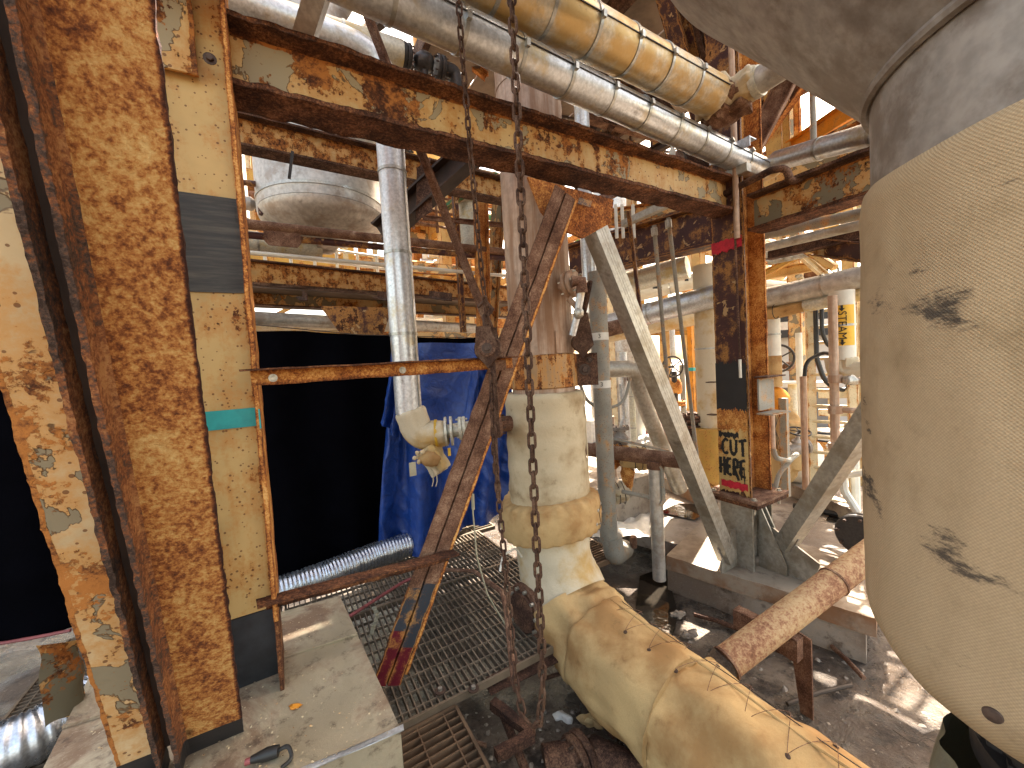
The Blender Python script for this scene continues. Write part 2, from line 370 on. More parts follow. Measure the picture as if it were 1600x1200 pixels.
def blob(bm, c, rx, ry, rz, amp=.2, freq=8., n=18):
    for i in range(1):
        prof = []
        vs = []
        for a in range(n+1):
            th = math.pi*a/n; row = []
            for b in range(n*2):
                ph = math.pi*b/n; o = V((math.sin(th)*math.cos(ph), math.sin(th)*math.sin(ph), math.cos(th)))
                x = c + V((o.x*rx, o.y*ry, o.z*rz)); k = 1+amp*(noise.noise(x*freq)+.5*noise.noise(x*freq*2.3))
                x = c + V((o.x*rx, o.y*ry, o.z*rz))*k
                if a in (0, n):
                    if b == 0: v = bm.verts.new(x)
                    row.append(v)
                else: row.append(bm.verts.new(x))
            vs.append(row)
        for a in range(n):
            for b in range(n*2):
                k = (b+1) % (n*2); q = [vs[a][b], vs[a+1][b], vs[a+1][k], vs[a][k]]
                q = list(dict.fromkeys(q))
                if len(q) > 2: bm.faces.new(q)
    return bm

# ---------------------------------------------------------------- things and parts
def wloc(o):
    p = V((0, 0, 0))
    while o: p = p + o.location; o = o.parent
    return p
def tag(o, label=None, cat=None, group=None, kind=None):
    if label: o['label'] = label
    if cat: o['category'] = cat
    if group: o['group'] = group
    if kind: o['kind'] = kind
    return o
def thing(name, label, cat, loc, group=None):
    o = bpy.data.objects.new(name, None); C.objects.link(o); o.location = V(loc); o.empty_display_size = .1
    return tag(o, label, cat, group)
def mk(name, bm, mat, parent=None, label=None, kind=None, smooth=False, loc=None, auto=40):
    bmesh.ops.recalc_face_normals(bm, faces=bm.faces)
    me = bpy.data.meshes.new(name)
    base = wloc(parent) if parent else (V(loc) if loc is not None else None)
    if base is None:
        xs = [v.co for v in bm.verts]; n = len(xs)
        base = V((sum(x.x for x in xs)/n, sum(x.y for x in xs)/n, min(x.z for x in xs)))
    bmesh.ops.translate(bm, verts=bm.verts, vec=-base)
    if smooth:
        ca = math.cos(math.radians(auto))
        for f in bm.faces: f.smooth = True
        for e in bm.edges:
            if len(e.link_faces) == 2 and e.link_faces[0].normal.dot(e.link_faces[1].normal) < ca: e.smooth = False
    bm.to_mesh(me); bm.free()
    for q in (mat if isinstance(mat, (list, tuple)) else [mat]): me.materials.append(MATS[q])
    o = bpy.data.objects.new(name, me); C.objects.link(o)
    if parent: o.parent = parent
    else: o.location = base
    return tag(o, label, None, None, kind)
def solo(name, label, cat, bm, mat, group=None, smooth=False):
    return tag(mk(name, bm, mat, smooth=smooth), label, cat, group)
def struct(name, bm, mat, smooth=False): return tag(mk(name, bm, mat, smooth=smooth, loc=(0, 0, 0)), kind='structure')
def bolt(parent, c, axis, r, mat='bolt_dark', h=None, wash=True):
    bm = new(); h = h or r*1.1; ax = axis.normalized()
    if wash: lathe(bm, [(r*1.7, 0), (r*1.7, r*.22)], c, ax, 14)
    lathe(bm, [(r, r*.2), (r, h*.85), (r*.85, h)], c, ax, 6)
    return mk('bolt', bm, mat, parent)

def ibeam(name, label, cat, p0, p1, d, b, tw, tf, mat, up=Z, group=None, nl=None, amp=.0, mats=None, bolts=0):
    """I-section: depth d along up, flange width b; parts web, top and bottom flange"""
    t = thing(name, label, cat, p0 if p0.z <= p1.z else p1, group); D, u, v = frame(p1-p0, up)
    n = nl or max(1, int((p1-p0).length/.05)) if amp else (nl or 1); mats = mats or (mat, mat, mat)
    bm = new(); bar(bm, p0, p1, tw, d-2*tf+.002, up, n, 1, 6 if amp else 2, amp*.4); mk('web', bm, mats[0], t)
    for s_, nm, mm in ((1, 'top_flange', mats[1]), (-1, 'bottom_flange', mats[2])):
        bm = new(); o = v*s_*(d/2-tf/2); bar(bm, p0+o, p1+o, b, tf, up, n, 4 if amp else 2, 1, amp); mk(nm, bm, mm, t)
    return t
def angle_bm(p0, p1, a, b, t, up, nl=1, amp=0., fu=1, fv=1):
    """L-section: leg a along u*fu, leg b along v*fv from the heel at the line p0-p1, with a fillet in the corner"""
    q = t*.9
    pr = [(0, 0, .8), (a*.5, 0, 0), (a-.01, 0, 0), (a, 0, 1), (a, t, 1), (a-.01, t, 0.), (a*.5, t, 0), (t+q, t, 0), (t+q*.3, t+q*.3, 0), (t, t+q, 0), (t, b*.5, 0), (t, b-.01, 0.3), (t, b, 1), (0, b, 1), (0, b*.5, 0)]
    pr = [(x*fu, y*fv, e) for x, y, e in pr]
    bm = new(); prism(bm, pr, p0, p1, up, nl, amp, 26, 1.3); return bm
def strut(name, label, cat, p0, p1, a, mat, up=Z, group=None, kind='angle', amp=0., t=None):
    t = t or a*.12; nl = max(1, int((p1-p0).length/.06)) if amp else 1
    if kind == 'angle': bm = angle_bm(p0, p1, a, a, t, up, nl, amp)
    elif kind == 'flat': bm = bar(new(), p0, p1, a, t, up, nl, 1, 1, amp)
    else: bm = bar(new(), p0, p1, a, a, up, nl, 1, 1, amp)
    return solo(name, label, cat, bm, mat, group)

def pathcut(pts, seglen):
    L = [0.]
    for a, b in zip(pts, pts[1:]): L.append(L[-1]+(b-a).length)
    n = max(1, round(L[-1]/seglen)); cuts = [L[-1]*i/n for i in range(n+1)]
    def at(s):
        for i in range(len(L)-1):
            if s <= L[i+1]+1e-9: return pts[i].lerp(pts[i+1], (s-L[i])/max(L[i+1]-L[i], 1e-9)), (pts[i+1]-pts[i]).normalized()
        return pts[-1], (pts[-1]-pts[-2]).normalized()
    segs = []
    for c0, c1 in zip(cuts, cuts[1:]):
        s = [at(c0)[0]] + [p for p, l in zip(pts, L) if c0+1e-4 < l < c1-1e-4] + [at(c1)[0]]
        segs.append(s)
    return segs, [at(c) for c in cuts]
def pipe(name, label, cat, pts, r, mat, group=None, seg=.45, bend=None, bandmat='band', bands=True, n=28, amp=0., seam=None, buckle=False, bandw=.018):
    """pipe in overlapping jacket sections held by metal bands"""
    pts = fillet(pts, bend or r*1.8) if len(pts) > 2 else [V(p) for p in pts]
    t = thing(name, label, cat, min(pts, key=lambda p: p.z), group)
    segs, cuts = pathcut(pts, seg)
    for i, s in enumerate(segs):
        if len(s) == 2: s = [s[0].lerp(s[1], k/4) for k in range(5)] if amp else s
        tube_ = tube(new(), s, r*(1 if i % 2 else 1.018), n, amp=amp); mk('jacket_section' if len(segs) > 1 else 'jacket', tube_, mat, t, smooth=True)
    if bands:
        for (p, d) in cuts[1:-1]:
            b = lathe(new(), [(r*1.03, -bandw/2), (r*1.035+.002, -bandw/2), (r*1.035+.002, bandw/2), (r*1.03, bandw/2)], p, d, n)
            bo = mk('strap', b, bandmat, t, smooth=True)
            if buckle:
                o = (-CAM+p); side = d.cross(p-CAM).normalized(); o = (Z*.55 - (p-CAM).normalized()); o = (o-d*o.dot(d)).normalized()
                q = bar(new(), p+o*(r*1.03), p+o*(r*1.03+.018), .03, .02, d); mk('buckle', q, bandmat, bo)
    if seam:
        a, b = pts[0], pts[-1]; d = (b-a).normalized(); wv = CAM-(a*.35+b*.65); wv = (wv-d*wv.dot(d)).normalized(); uv_ = d.cross(wv); uv_ = uv_ if uv_.z > 0 else -uv_
        o = wv*math.cos(seam)+uv_*math.sin(seam)
        q = bar(new(), a+o*r*1.03, b+o*r*1.03, .004, .006, o); mk('seam', q, 'dark_metal', t)
    return t
def flange(parent, c, axis, r, t, nb=8, mat='rust_brown', bm_='bolt_dark', name='flange', pair=True):
    ax = axis.normalized(); bm = new(); disc(bm, c-ax*t*.56, ax, r, t)
    if pair: disc(bm, c+ax*t*.56, ax, r, t)
    f = mk(name, bm, mat, parent, smooth=True, auto=30); u = ax.orthogonal().normalized(); v = ax.cross(u)
    for q in ring_pts(c, u, v, r*.82, nb, .2):
        b = lathe(new(), [(r*.07, -t*1.7), (r*.07, t*1.7)], q, ax, 6); mk('bolt', b, bm_, f)
    return f
def handwheel(parent, c, axis, r, mat='dark_metal', stem=.2):
    w_ = mk('handwheel', torus(new(), c, axis, r, r*.09, 28, 8), mat, parent, smooth=True)
    ax = axis.normalized(); u = ax.orthogonal().normalized(); v = ax.cross(u)
    for i in range(5):
        a = 2*math.pi*i/5+.4; mk('spoke', tube(new(), [c, c+(u*math.cos(a)+v*math.sin(a))*r], r*.06, 6), mat, w_)
    mk('hub', tube(new(), [c-ax*stem, c+ax*r*.2], r*.12, 10), mat, w_)
def valve(name, label, p, axis, r, mat, wheel=None, group=None, wr=None, cat='valve'):
    t = thing(name, label, cat, p, group); ax = axis.normalized()
    mk('body', lathe(new(), [(r*.7, -r*1.6), (r*.75, -r), (r*1.15, -r*.4), (r*1.2, r*.4), (r*.75, r), (r*.7, r*1.6)], p, ax, 20), mat, t, smooth=True)
    flange(t, p-ax*r*1.7, ax, r*1.35, r*.22, 6, mat); flange(t, p+ax*r*1.7, ax, r*1.35, r*.22, 6, mat)
    if wheel is not None:
        wv = wheel.normalized(); mk('bonnet', lathe(new(), [(r*.8, r*.6), (r*.75, r*1.3), (r*.35, r*1.7), (r*.2, r*2.6)], p, wv, 16), mat, t, smooth=True)
        handwheel(t, p+wv*r*3.0, wv, wr or r*1.6, stem=r)
    return t
# ================================================================ large structure
tipL = P(398, 600, 1.40); FcL = V((tipL.x, tipL.y, 0)) + B*.125; colL = FcL - A*.15
q = P(1160, 600, 3.12); R0 = V((q.x, q.y, 0))
def at(v, z): return V((v.x, v.y, z))
def AB(s, t, z=0., o=None): return at((o or V((0, 0, 0))) + A*s + B*t, z)

# ground: one sheet of mud to the horizon, with relief near the camera
bm = new()
def gf(u, v):
    x, y = -8+u*18, -4+v*20
    h = noise.noise(V((x*1.3, y*1.3, 0)))*.03 + noise.noise(V((x*5, y*5, 3)))*.016 + noise.noise(V((x*14, y*14, 5)))*.006
    return V((x, y, PIT+h))
sheet(bm, gf, 180, 200); struct('ground', bm, 'mud', True)
bm = new(); far = -0.46
for a, b, c, d in ((-300, -300, 300, -3.9), (-300, 15.9, 300, 300), (-300, -3.9, -7.9, 15.9), (9.9, -3.9, 300, 15.9)):
    f = [bm.verts.new((x, y, far)) for x, y in ((a, b), (c, b), (c, d), (a, d))]; bm.faces.new(f)
struct('far_ground', bm, 'mud')

# concrete slabs behind the columns, laid as separate panels
s0 = G(1040, 868, SLAB); e1 = G(1352, 962, SLAB)
b1 = (e1-s0).normalized(); a1 = V((-b1.y, b1.x, 0))
if a1.y < 0: a1 = -a1
slab = tag(bpy.data.objects.new('slab', None), kind='structure'); C.objects.link(slab)
cap = bar(new(), s0-a1*0+Z*-.06+a1*.45, e1+b1*.05+Z*-.06+a1*.45, .9, .12, Z, 30, 6, 1, .004, 5)
capo = mk('slab_panel', cap, 'concrete_cap', slab)
for i in range(-3, 6):
    for j in range(0, 8):
        x0 = s0 + b1*(-2.4+i*1.25) + a1*(.93+j*1.3)
        if j == 0 and i < 1: continue
        if x0.y < 3.3 and x0.x < 1.4: continue
        if (x0+b1*1.0).y < 2.75: continue
        zz = random.uniform(-.006, .006)
        p = bar(new(), x0+Z*(-.07+zz)+b1*0, x0+b1*1.235+Z*(-.07+zz), 1.285, .12, Z, 1, 1, 1)
        mk('slab_panel', p, 'concrete', slab)
bm = bar(new(), s0+a1*.07+Z*-.30, e1+a1*.07+Z*-.30, .10, .36, Z, 6, 1, 2, .004)
struct('slab_wall', bm, 'concrete')
bm = new(); f = [bm.verts.new(G(x, y, PIT+.012)) for x, y in ((985, 1010), (1040, 1040), (1060, 960), (1040, 885), (1000, 900))]; bm.faces.new(f); struct('water_puddle', bm, 'water')
# small water film on the slab
for k, pl in enumerate((((1030, 800), (1085, 812), (1120, 790), (1060, 786)), ((1290, 812), (1345, 822), (1345, 805), (1300, 800)))):
    bm = new(); f = [bm.verts.new(G(x, y, SLAB+.006)) for x, y in pl]; bm.faces.new(f); struct('water_film', bm, 'water')

# gratings
O = G(865, 1010, 0)
def grating(label, s0_, s1_, t0, t1, along='B', fine=.036, cross=.105, mat='grating_steel', z=0., hole=None, bw=.007, edge='grating_pale', h=.032, ax=None):
    a_, b_ = ax or (A, B)
    c = at(O+a_*(s0_+s1_)/2+b_*(t0+t1)/2, z)
    t = thing('floor_grating', label, 'grating', c, 'steel gratings of the floor')
    def W(s, u, dz=0.): return at(O+a_*s+b_*u, z+dz)
    def inh(s, u): return hole and (s-hole[0])**2+(u-hole[1])**2 < hole[2]**2
    def run(bm, vals, lo, hi, axis, w_, hh, dz):
        for k in vals:
            segs = []; st = lo; n = 24; prev = False
            if hole:
                pts = [lo+(hi-lo)*i/60 for i in range(61)]; cur = None
                for x in pts:
                    ins = inh(x, k) if axis == 'A' else inh(k, x)
                    if not ins and cur is None: cur = x
                    if (ins or x == pts[-1]) and cur is not None: segs.append((cur, x)); cur = None
            else: segs = [(lo, hi)]
            for p, r_ in segs:
                if r_-p < .01: continue
                a, b = (W(p, k, dz), W(r_, k, dz)) if axis == 'A' else (W(k, p, dz), W(k, r_, dz))
                simple_bar(bm, a, b, w_, hh)
    def fr(lo, hi, st):
        n = int((hi-lo)/st); return [lo+st*(i+.5) for i in range(n)]
    bm = new()
    if along == 'B': run(bm, fr(s0_, s1_, fine), t0, t1, 'B', bw, h, -h/2)
    else: run(bm, fr(t0, t1, fine), s0_, s1_, 'A', bw, h, -h/2)
    mk('bearing_bars', bm, mat, t, kind='stuff')
    bm = new()
    if along == 'B': run(bm, fr(t0, t1, cross), s0_, s1_, 'A', bw*.9, h*.5, -h*.22)
    else: run(bm, fr(s0_, s1_, cross), t0, t1, 'B', bw*.9, h*.5, -h*.22)
    mk('cross_bars', bm, mat, t, kind='stuff')
    for a, b in ((W(s0_, t0), W(s1_, t0)), (W(s0_, t1), W(s1_, t1)), (W(s0_, t0), W(s0_, t1)), (W(s1_, t0), W(s1_, t1))):
        mk('border_bar', bar(new(), a-Z*(h/2-.002), b-Z*(h/2-.002), .014, h+.006, Z), edge, t)
    return t
def simple_bar(bm, a, b, w_, h):
    d = (b-a).normalized(); u = d.cross(Z).normalized()*w_/2; v = Z*h/2
    q = [bm.verts.new(a+x+y) for x, y in ((-u, -v), (u, -v), (u, v), (-u, v))]; r_ = [bm.verts.new(b+x+y) for x, y in ((-u, -v), (u, -v), (u, v), (-u, v))]
    for i in range(4): bm.faces.new((q[i], q[(i+1) % 4], r_[(i+1) % 4], r_[i]))
    bm.faces.new(q[::-1]); bm.faces.new(r_)
fl0 = P(833, 950, 2.35)
main_g = grating('large worn steel grating in front of the blue tarp beside the canvas elbow', -1.0, .52, .0, 1.02)
grating('steel grating strip running behind the cut brace towards the blue tarp', -1.35, .35, 1.04, 1.75, z=-.004)
gA = G(719, 1117, -.03)-O; gB = G(770, 1195, -.03)-O; S1 = gA.dot(A)
grating('small rusty grating low in the foreground right of the clad box', -1.02, S1, -.78, -.02, 'A', .040, .13, 'grating_rust', -.03, edge='grating_rust')
grating('dark grating at the far left below the black curtain', -2.6, -1.38, .3, 1.9, 'A', .034, .11, z=-.002)
grating('brown grating beside the short standing post', .54, 1.12, .55, 1.5, 'A', .034, .2, 'grating_rust', -.006, edge='grating_rust')
grating('pale dusty grating under the bottom edge of the blue tarp', -.9, .55, 1.77, 2.5, 'A', .045, .22, 'grating_pale', -.008)

# overhead deck added for the light: plates laid for shade, gaps for sun patches
DZ = 5.35
deck = thing('shade_deck', 'overhead deck of rusty plates added for shade, with gaps placed for sun patches', 'deck', at(R0, DZ))
H0 = V((0, 0, 0))
suns = []
def sun_hole(px, py, z=PIT):
    p = G(px, py, z); k = (DZ-p.z)/sd.z; q_ = p+sd*k; suns.append((q_.dot(A), q_.dot(B)))
for h_ in ((1495, 1150), (1440, 1100), (1560, 1190), (1585, 1110)): sun_hole(*h_)
for h_ in ((990, 800), (1060, 770), (1090, 815), (1300, 830), (1280, 760), (985, 905)): sun_hole(*h_, z=SLAB)
n = 0
for i in range(-9, 14):
    for j in range(-2, 10):
        s_, t_ = i*.8, j*.8+.2
        if any(abs(hx-s_-.4) < .50 and abs(hy-t_-.4) < .50 for hx, hy in suns): continue
        c = A*(s_+.4)+B*(t_+.4)
        core = -.9 < c.x < 4.3 and 2.6 < c.y < 6.6
        if random.random() < (.0 if core else .86): continue
        if c.y < 2.2: continue
        p = bar(new(), at(c-A*.39, DZ), at(c+A*.39, DZ), .78, .02); mk('shade_plate', p, 'roof_sheet', deck)
        n += 1
for i in range(-5, 8):
    bm = bar(new(), at(A*i*1.6+B*-1.6, DZ-.12), at(A*i*1.6+B*8.2, DZ-.12), .07, .2); mk('joist', bm, 'rust_dark', deck)

def rbeam(label, p0, p1, d=.3, b=.2, mat='rust_cream', cat='beam', name='steel_beam', **k): return ibeam(name, label, cat, p0, p1, d, b, .012, .018, mat, **k)

# left column
def wcol(label, c, z0, z1, d, b, mats, ax=A, ay=B, tf=.016, tw=.012, amp=.0, name='steel_column'):
    t = thing(name, label, 'column', at(c, z0)); nl = int((z1-z0)/.05) if amp else 1
    mk('web', bar(new(), at(c, z0), at(c, z1), d-2*tf+.002, tw, ay, nl, 5, 1, amp*.3), mats[0], t)
    for s_ in (-1, 1): mk('flange', bar(new(), at(c+ax*s_*(d/2-tf/2), z0), at(c+ax*s_*(d/2-tf/2), z1), tf, b, ay, nl, 1, 4, amp), mats[1+(s_ > 0)], t)
    return t
def bar_v(c, z0, z1, wx, wy, ax=A, ay=B): return bar(new(), at(c, z0), at(c, z1), wx, wy, ay)
colL_t = wcol('tall cream column with rusty flange edge wrapped in black and turquoise tape', colL, .76, 6.0, .32, .25, ('cream_clean', 'rust_orange', 'rust_orange'), amp=.0015)
mk('foot', bar(new(), at(colL, .49), at(colL, .757), .29, .016, B), 'column_black', colL_t, 'foot of the column painted blue black')
mk('flange_foot', bar(new(), at(colL+A*.152, .47), at(colL+A*.152, .757), .014, .24, B, 6, 1, 3, .002), 'rust_edge', colL_t)
def zcol(c, px, py):
    r_ = ray(px, py); k = ((c.y)/r_.y); return CAM.z + r_.z*k
webf = colL - B*.0075
zb0, zb1 = zcol(webf, 330, 455), zcol(webf, 330, 300)
mk('black_band', bar(new(), at(webf-B*.002, zb0), at(webf-B*.002, zb1), .292, .006, B, 12, 8, 1, .003), 'black_tape', colL_t)
zt0, zt1 = zcol(webf, 360, 671), zcol(webf, 360, 641)
tp = mk('turquoise_tape', bar(new(), at(webf-B*.003, zt0), at(webf-B*.003, zt1), .29, .003, B, 3, 6, 1, .001), 'teal_tape', colL_t)
mk('turquoise_tape', bar(new(), at(FcL+A*.006-B*.062, zt0), at(FcL+A*.006-B*.062, zt1), .005, .128, B), 'teal_tape', colL_t)
g_ = webf-B*.03; zg0, zg1 = zcol(g_, 285, 110), zcol(g_, 285, -60)
mk('gusset_plate', bar(new(), at(g_-A*.02, zg0), at(g_-A*.02, zg1), .16, .012, B, 6, 4, 1, .003), 'rust_flange', colL_t)
bolt(colL_t, P(328, 92, 1.42), -B, .012)

# metal clad box round the column foot
BT = .49
k1 = G(626, 1139, BT); k2 = G(531, 932, BT); fdir = (G(486, 1199, BT)-k1).normalized()
k4 = k1+fdir*.95; k3 = k2+(k4-k1)
t = thing('clad_box', 'low sheet metal clad box covered in dust around the column foot', 'box', at((k1+k3)/2, 0))
L_ = k2-k1; Wd = k4-k1
def bf(u, v):
    x = k1+Wd*u+L_*v; h = noise.noise(x*5)*.004+noise.noise(x*1.7)*.006
    if u == 0 or v == 0 or u == 1 or v == 1: h *= .3
    return at(x, BT+h)
seamv = .60
bm = new(); sheet(bm, lambda u, v: bf(u, v*seamv), 40, 24); mk('top_sheet', bm, 'box_clad', t, smooth=True)
bm = new(); sheet(bm, lambda u, v: bf(u, seamv-.01+v*(1-seamv+.01))+Z*.003, 40, 20); mk('top_sheet', bm, 'box_clad', t, smooth=True)
def vface(a, b, z1, off): 
    bm = new(); n_ = (b-a).cross(Z).normalized()
    return sheet(bm, lambda u, v: at(a.lerp(b, u), z1*(v)+PIT*(1-v)) + n_*(noise.noise(V((u*6, v*4, off)))*.005), 30, 14)
for nm, a, b, o in (('side_sheet', k1, k4, 1), ('side_sheet', k1, k2, 2), ('side_sheet', k4, k3, 3), ('side_sheet', k2, k3, 4)): mk(nm, vface(a, b, BT-.002, o), 'box_clad', t, smooth=True)
mk('edge_strip', bar(new(), k1+Z*.002-Wd*.01, k4+Z*.002, .02, .004, Z, 10, 1, 1, .002), 'galv', t)
mk('seam_rib', bar(new(), bf(0, seamv)+Z*.006, bf(1, seamv)+Z*.006, .012, .01, Z, 10, 1, 1, .003), 'box_clad', t)

# debris on the box
t = thing('cable_connector', 'black cable connector with a pink tip lying on the clad box', 'connector', G(415, 1190, BT))
mk('body', tube(new(), [G(393, 1196, BT)+Z*.018, G(418, 1188, BT)+Z*.02, G(436, 1183, BT)+Z*.02], [.010, .018, .016], 12), 'black_rubber', t, smooth=True)
mk('tip', tube(new(), [G(384, 1199, BT)+Z*.016, G(394, 1196, BT)+Z*.017], .009, 10), 'pink_hose', t)
mk('cable', tube(new(), fillet([G(434, 1183, BT)+Z*.02, G(452, 1178, BT)+Z*.03, G(458, 1190, BT)+Z*.01, G(440, 1205, BT)+Z*.01], .04), .006, 8), 'black_rubber', t, smooth=True)
bm = new(); L0 = G(461, 1106, BT)+Z*.005
for a in range(9): pass
f = [bm.verts.new(L0+V((math.cos(x)*.022*(1+.35*math.sin(3*x)), math.sin(x)*.014*(1+.3*math.cos(5*x)), .003*math.sin(4*x)))) for x in [i*math.pi/8 for i in range(16)]]; bm.faces.new(f)
bmesh.ops.solidify(bm, geom=bm.faces[:], thickness=.0015)
solo('dead_leaf', 'orange dry leaf lying on top of the clad box', 'leaf', bm, 'orange_paint')
bm = new()
for i in range(700):
    u, v = random.random()**.8, random.random()**1.4
    p = bf(u*.9+.02, v*.95)+Z*.004; r_ = random.uniform(.0012, .0042)
    ph = random.random()*6; q4 = [bm.verts.new(p+V((math.cos(ph+k*1.57)*r_*random.uniform(.5, 1.5), math.sin(ph+k*1.57)*r_, random.uniform(0, r_)))) for k in range(4)]; bm.faces.new(q4)
tag(mk('paint_chips', bm, 'cream_light', loc=bf(.4, .4)), 'loose paint chips scattered over the clad box', 'debris', kind='stuff')

# big double angle brace in the left foreground
pb, pt_ = P(276, 1185, 1.17), P(14, 0, .62)
dd = (pt_-pb).normalized(); pb2 = pb - dd*((pb.z-(BT+.005))/dd.z) if pb.z > BT else pb; pt2 = pt_+dd*.45
t = thing('double_angle_brace', 'huge rusty double angle brace leaning across the left foreground', 'brace', pb2)
foot = pb2+dd*.085
TT, gp = .011, .015
for sgn, LL in ((1, .160), (-1, .108)):
    a = angle_bm(foot, pt2, LL, .068, TT, -B, 220, .0015, sgn, 1)
    d_, u_, v_ = frame(pt2-foot, -B); bmesh.ops.translate(a, verts=a.verts, vec=u_*sgn*gp)
    a.faces.ensure_lookup_table()
    for f in a.faces:
        if len(f.verts) == 4 and 7 <= (f.index % 15) <= 14: f.material_index = 1
    o = mk('angle', a, ['rust_brace' if sgn > 0 else 'brace_cream', 'brace_leg'], t, smooth=True, auto=50)
    a = angle_bm(pb2, foot, LL, .068, TT, -B, 8, .001, sgn, 1); bmesh.ops.translate(a, verts=a.verts, vec=u_*sgn*gp)
    mk('angle_foot', a, 'black_paint', t, 'foot of the angle painted black')
mk('gap_shade_strip', bar(new(), foot+v_*.006, pt2+v_*.006, gp*2.2, .006, -B, 60, 1, 1, .001), 'dark_steel', t)  # dark strip added behind the gap, standing in for the shade between the angles
# a bent sheet of peeling metal beside it
bm = new()
def curl(u, v):
    c = G(100, 1100, .5); a = u*2.0
    return at(c, 0)+A*(math.sin(a)*.085-.03+.02*noise.noise(V((u*3, v*3, 1))))+B*(-math.cos(a)*.055)+Z*(.47+v*(.30-.06*u)+.01*math.sin(u*9)*(1-v))
sheet(bm, curl, 20, 16); bmesh.ops.solidify(bm, geom=bm.faces[:], thickness=.004)
solo('bent_sheet', 'curled rusty sheet of painted metal behind the foot of the left brace', 'metal sheet', bm, 'rust_cream', smooth=True)

# main beam between the columns
zb = 2.84
rcw = R0 - A*.155
beam1 = ibeam('steel_beam', 'flaking cream and rust beam spanning between the two columns', 'beam', at(FcL+A*.01, zb), at(rcw, zb), .255, .175, .012, .02, 'rust_flange', nl=120, amp=.0038, mats=('rust_flange', 'rust_edge', 'rust_edge'))

# right column with graffiti
flF = R0 - A*.158     # outer face of the near flange
z_base = zcol(flF, 1150, 772)
colR = wcol('dark maroon right column with CUT HERE sprayed in black above its base plate', R0, z_base, 6.2, .30, .25, ('rust_orange', 'rust_maroon', 'rust_orange'), amp=.002)
def fpt(u, z, off=.004):     # a point on the near flange face, u to the photo's right
    return at(flF + (-B)*u - A*off, z)
zz = lambda py: zcol(flF, 1145, py)
def paint_patch(label, z0, z1, mat, u0=-.12, u1=.118, off=.0035, wav=.012, seed=0):
    bm = new()
    def f(u, v):
        x = u0+(u1-u0)*u; zl = z0+wav*(noise.noise(V((u*7, 0, seed)))*2+noise.noise(V((u*31, 0, seed)))*1.3); zh = z1+wav*(noise.noise(V((u*7, 5, seed)))*2+noise.noise(V((u*31, 5, seed)))*1.3)
        e = noise.noise(V((v*9, 9, seed)))*wav*.0
        return fpt(x+e, zl+(zh-zl)*v, off)
    sheet(bm, f, 60, 3); return mk('paint_mark', bm, mat, colR, label)
paint_patch('cream yellow lower face of the flange', zz(768), zz(632), 'cream_clean', wav=.02, seed=1)
paint_patch('black scorched band', zz(656), zz(566), 'black_paint', off=.0045, wav=.02, seed=2)
paint_patch('bare rusty patch below the scorched band', zz(672), zz(640), 'rust_orange', off=.0055, wav=.02, seed=3)
paint_patch('dark line above the graffiti', zz(684), zz(676), 'black_spray', -.11, .05, off=.0065, wav=.01, seed=4)
paint_patch('red sprayed stripe near the foot', zz(763), zz(752), 'red_spray', -.10, .11, off=.0065, wav=.008, seed=5)
paint_patch('red sprayed stripe high on the flange', zz(392), zz(374), 'red_spray', -.12, .118, off=.0045, wav=.008, seed=6)
def dense2(pts, d):
    o = [pts[0]]
    for a, b in zip(pts, pts[1:]):
        n = max(1, int((b-a).length/d)); o += [a.lerp(b, (i+1)/n) for i in range(n)]
    return o
def stroke(pts, w_, off=.009):
    bm = new(); pts = [V((x, y, 0)) for x, y in pts]; pts = fillet(pts, .02, 4) if len(pts) > 2 else pts
    row = []
    pts = dense2(pts, .006)
    for i, p in enumerate(pts):
        d = (pts[min(i+1, len(pts)-1)]-pts[max(i-1, 0)]).normalized(); nrm = V((-d.y, d.x, 0)); k = w_*(.8+.9*abs(noise.noise(p*90+V((off*900, 0, 0)))))
        row.append((bm.verts.new(fpt((p+nrm*k).x, (p+nrm*k).y, off)), bm.verts.new(fpt((p-nrm*k).x, (p-nrm*k).y, off))))
    for a, b in zip(row, row[1:]): bm.faces.new((a[0], b[0], b[1], a[1]))
    return bm
word_at = {}
def letters(word, strokes, x0, dx, zc, h, w_):
    off = .0075
    for ch in word:
        for st in strokes[ch]:
            st = [(x0+x*dx*.78, zc+(y-.5)*h) for x, y in st]
            mk('letter_stroke', stroke(st, w_, off), 'black_spray', colR); off += .0004
        x0 += dx
FONT = {'C': [[(.95, .85), (.6, 1.), (.15, .75), (.05, .35), (.35, .02), (.95, .15)]], 'U': [[(.05, .95), (.05, .3), (.4, .0), (.85, .25), (.9, 1.)]], 'T': [[(-.05, .9), (1.1, 1.05)], [(.5, .95), (.55, .0)]],
        'H': [[(.1, 1.), (.05, 0.)], [(.85, 1.05), (.85, -.1)], [(.1, .5), (.85, .55)]], 'E': [[(.9, 1.), (.1, .92), (.08, .05), (.95, .0)], [(.1, .5), (.8, .52)]], 'R': [[(.1, 0.), (.1, 1.), (.8, .95), (.8, .55), (.15, .5), (.95, -.25)]]}
zc1, zc2 = (zz(685)+zz(712))/2, (zz(714)+zz(745))/2
letters('CUT', FONT, -.085, .068, zc1, abs(zz(685)-zz(710)), .0110)
letters('HERE', FONT, -.105, .054, zc2, abs(zz(716)-zz(742)), .0122)
mk('paint_drip', stroke([(.085, zc2), (.088, zc2-.12)], .004, .0095), 'black_spray', colR)
mk('paint_drip', stroke([(.06, zc2), (.063, zc2-.09)], .006, .0092), 'black_spray', colR)
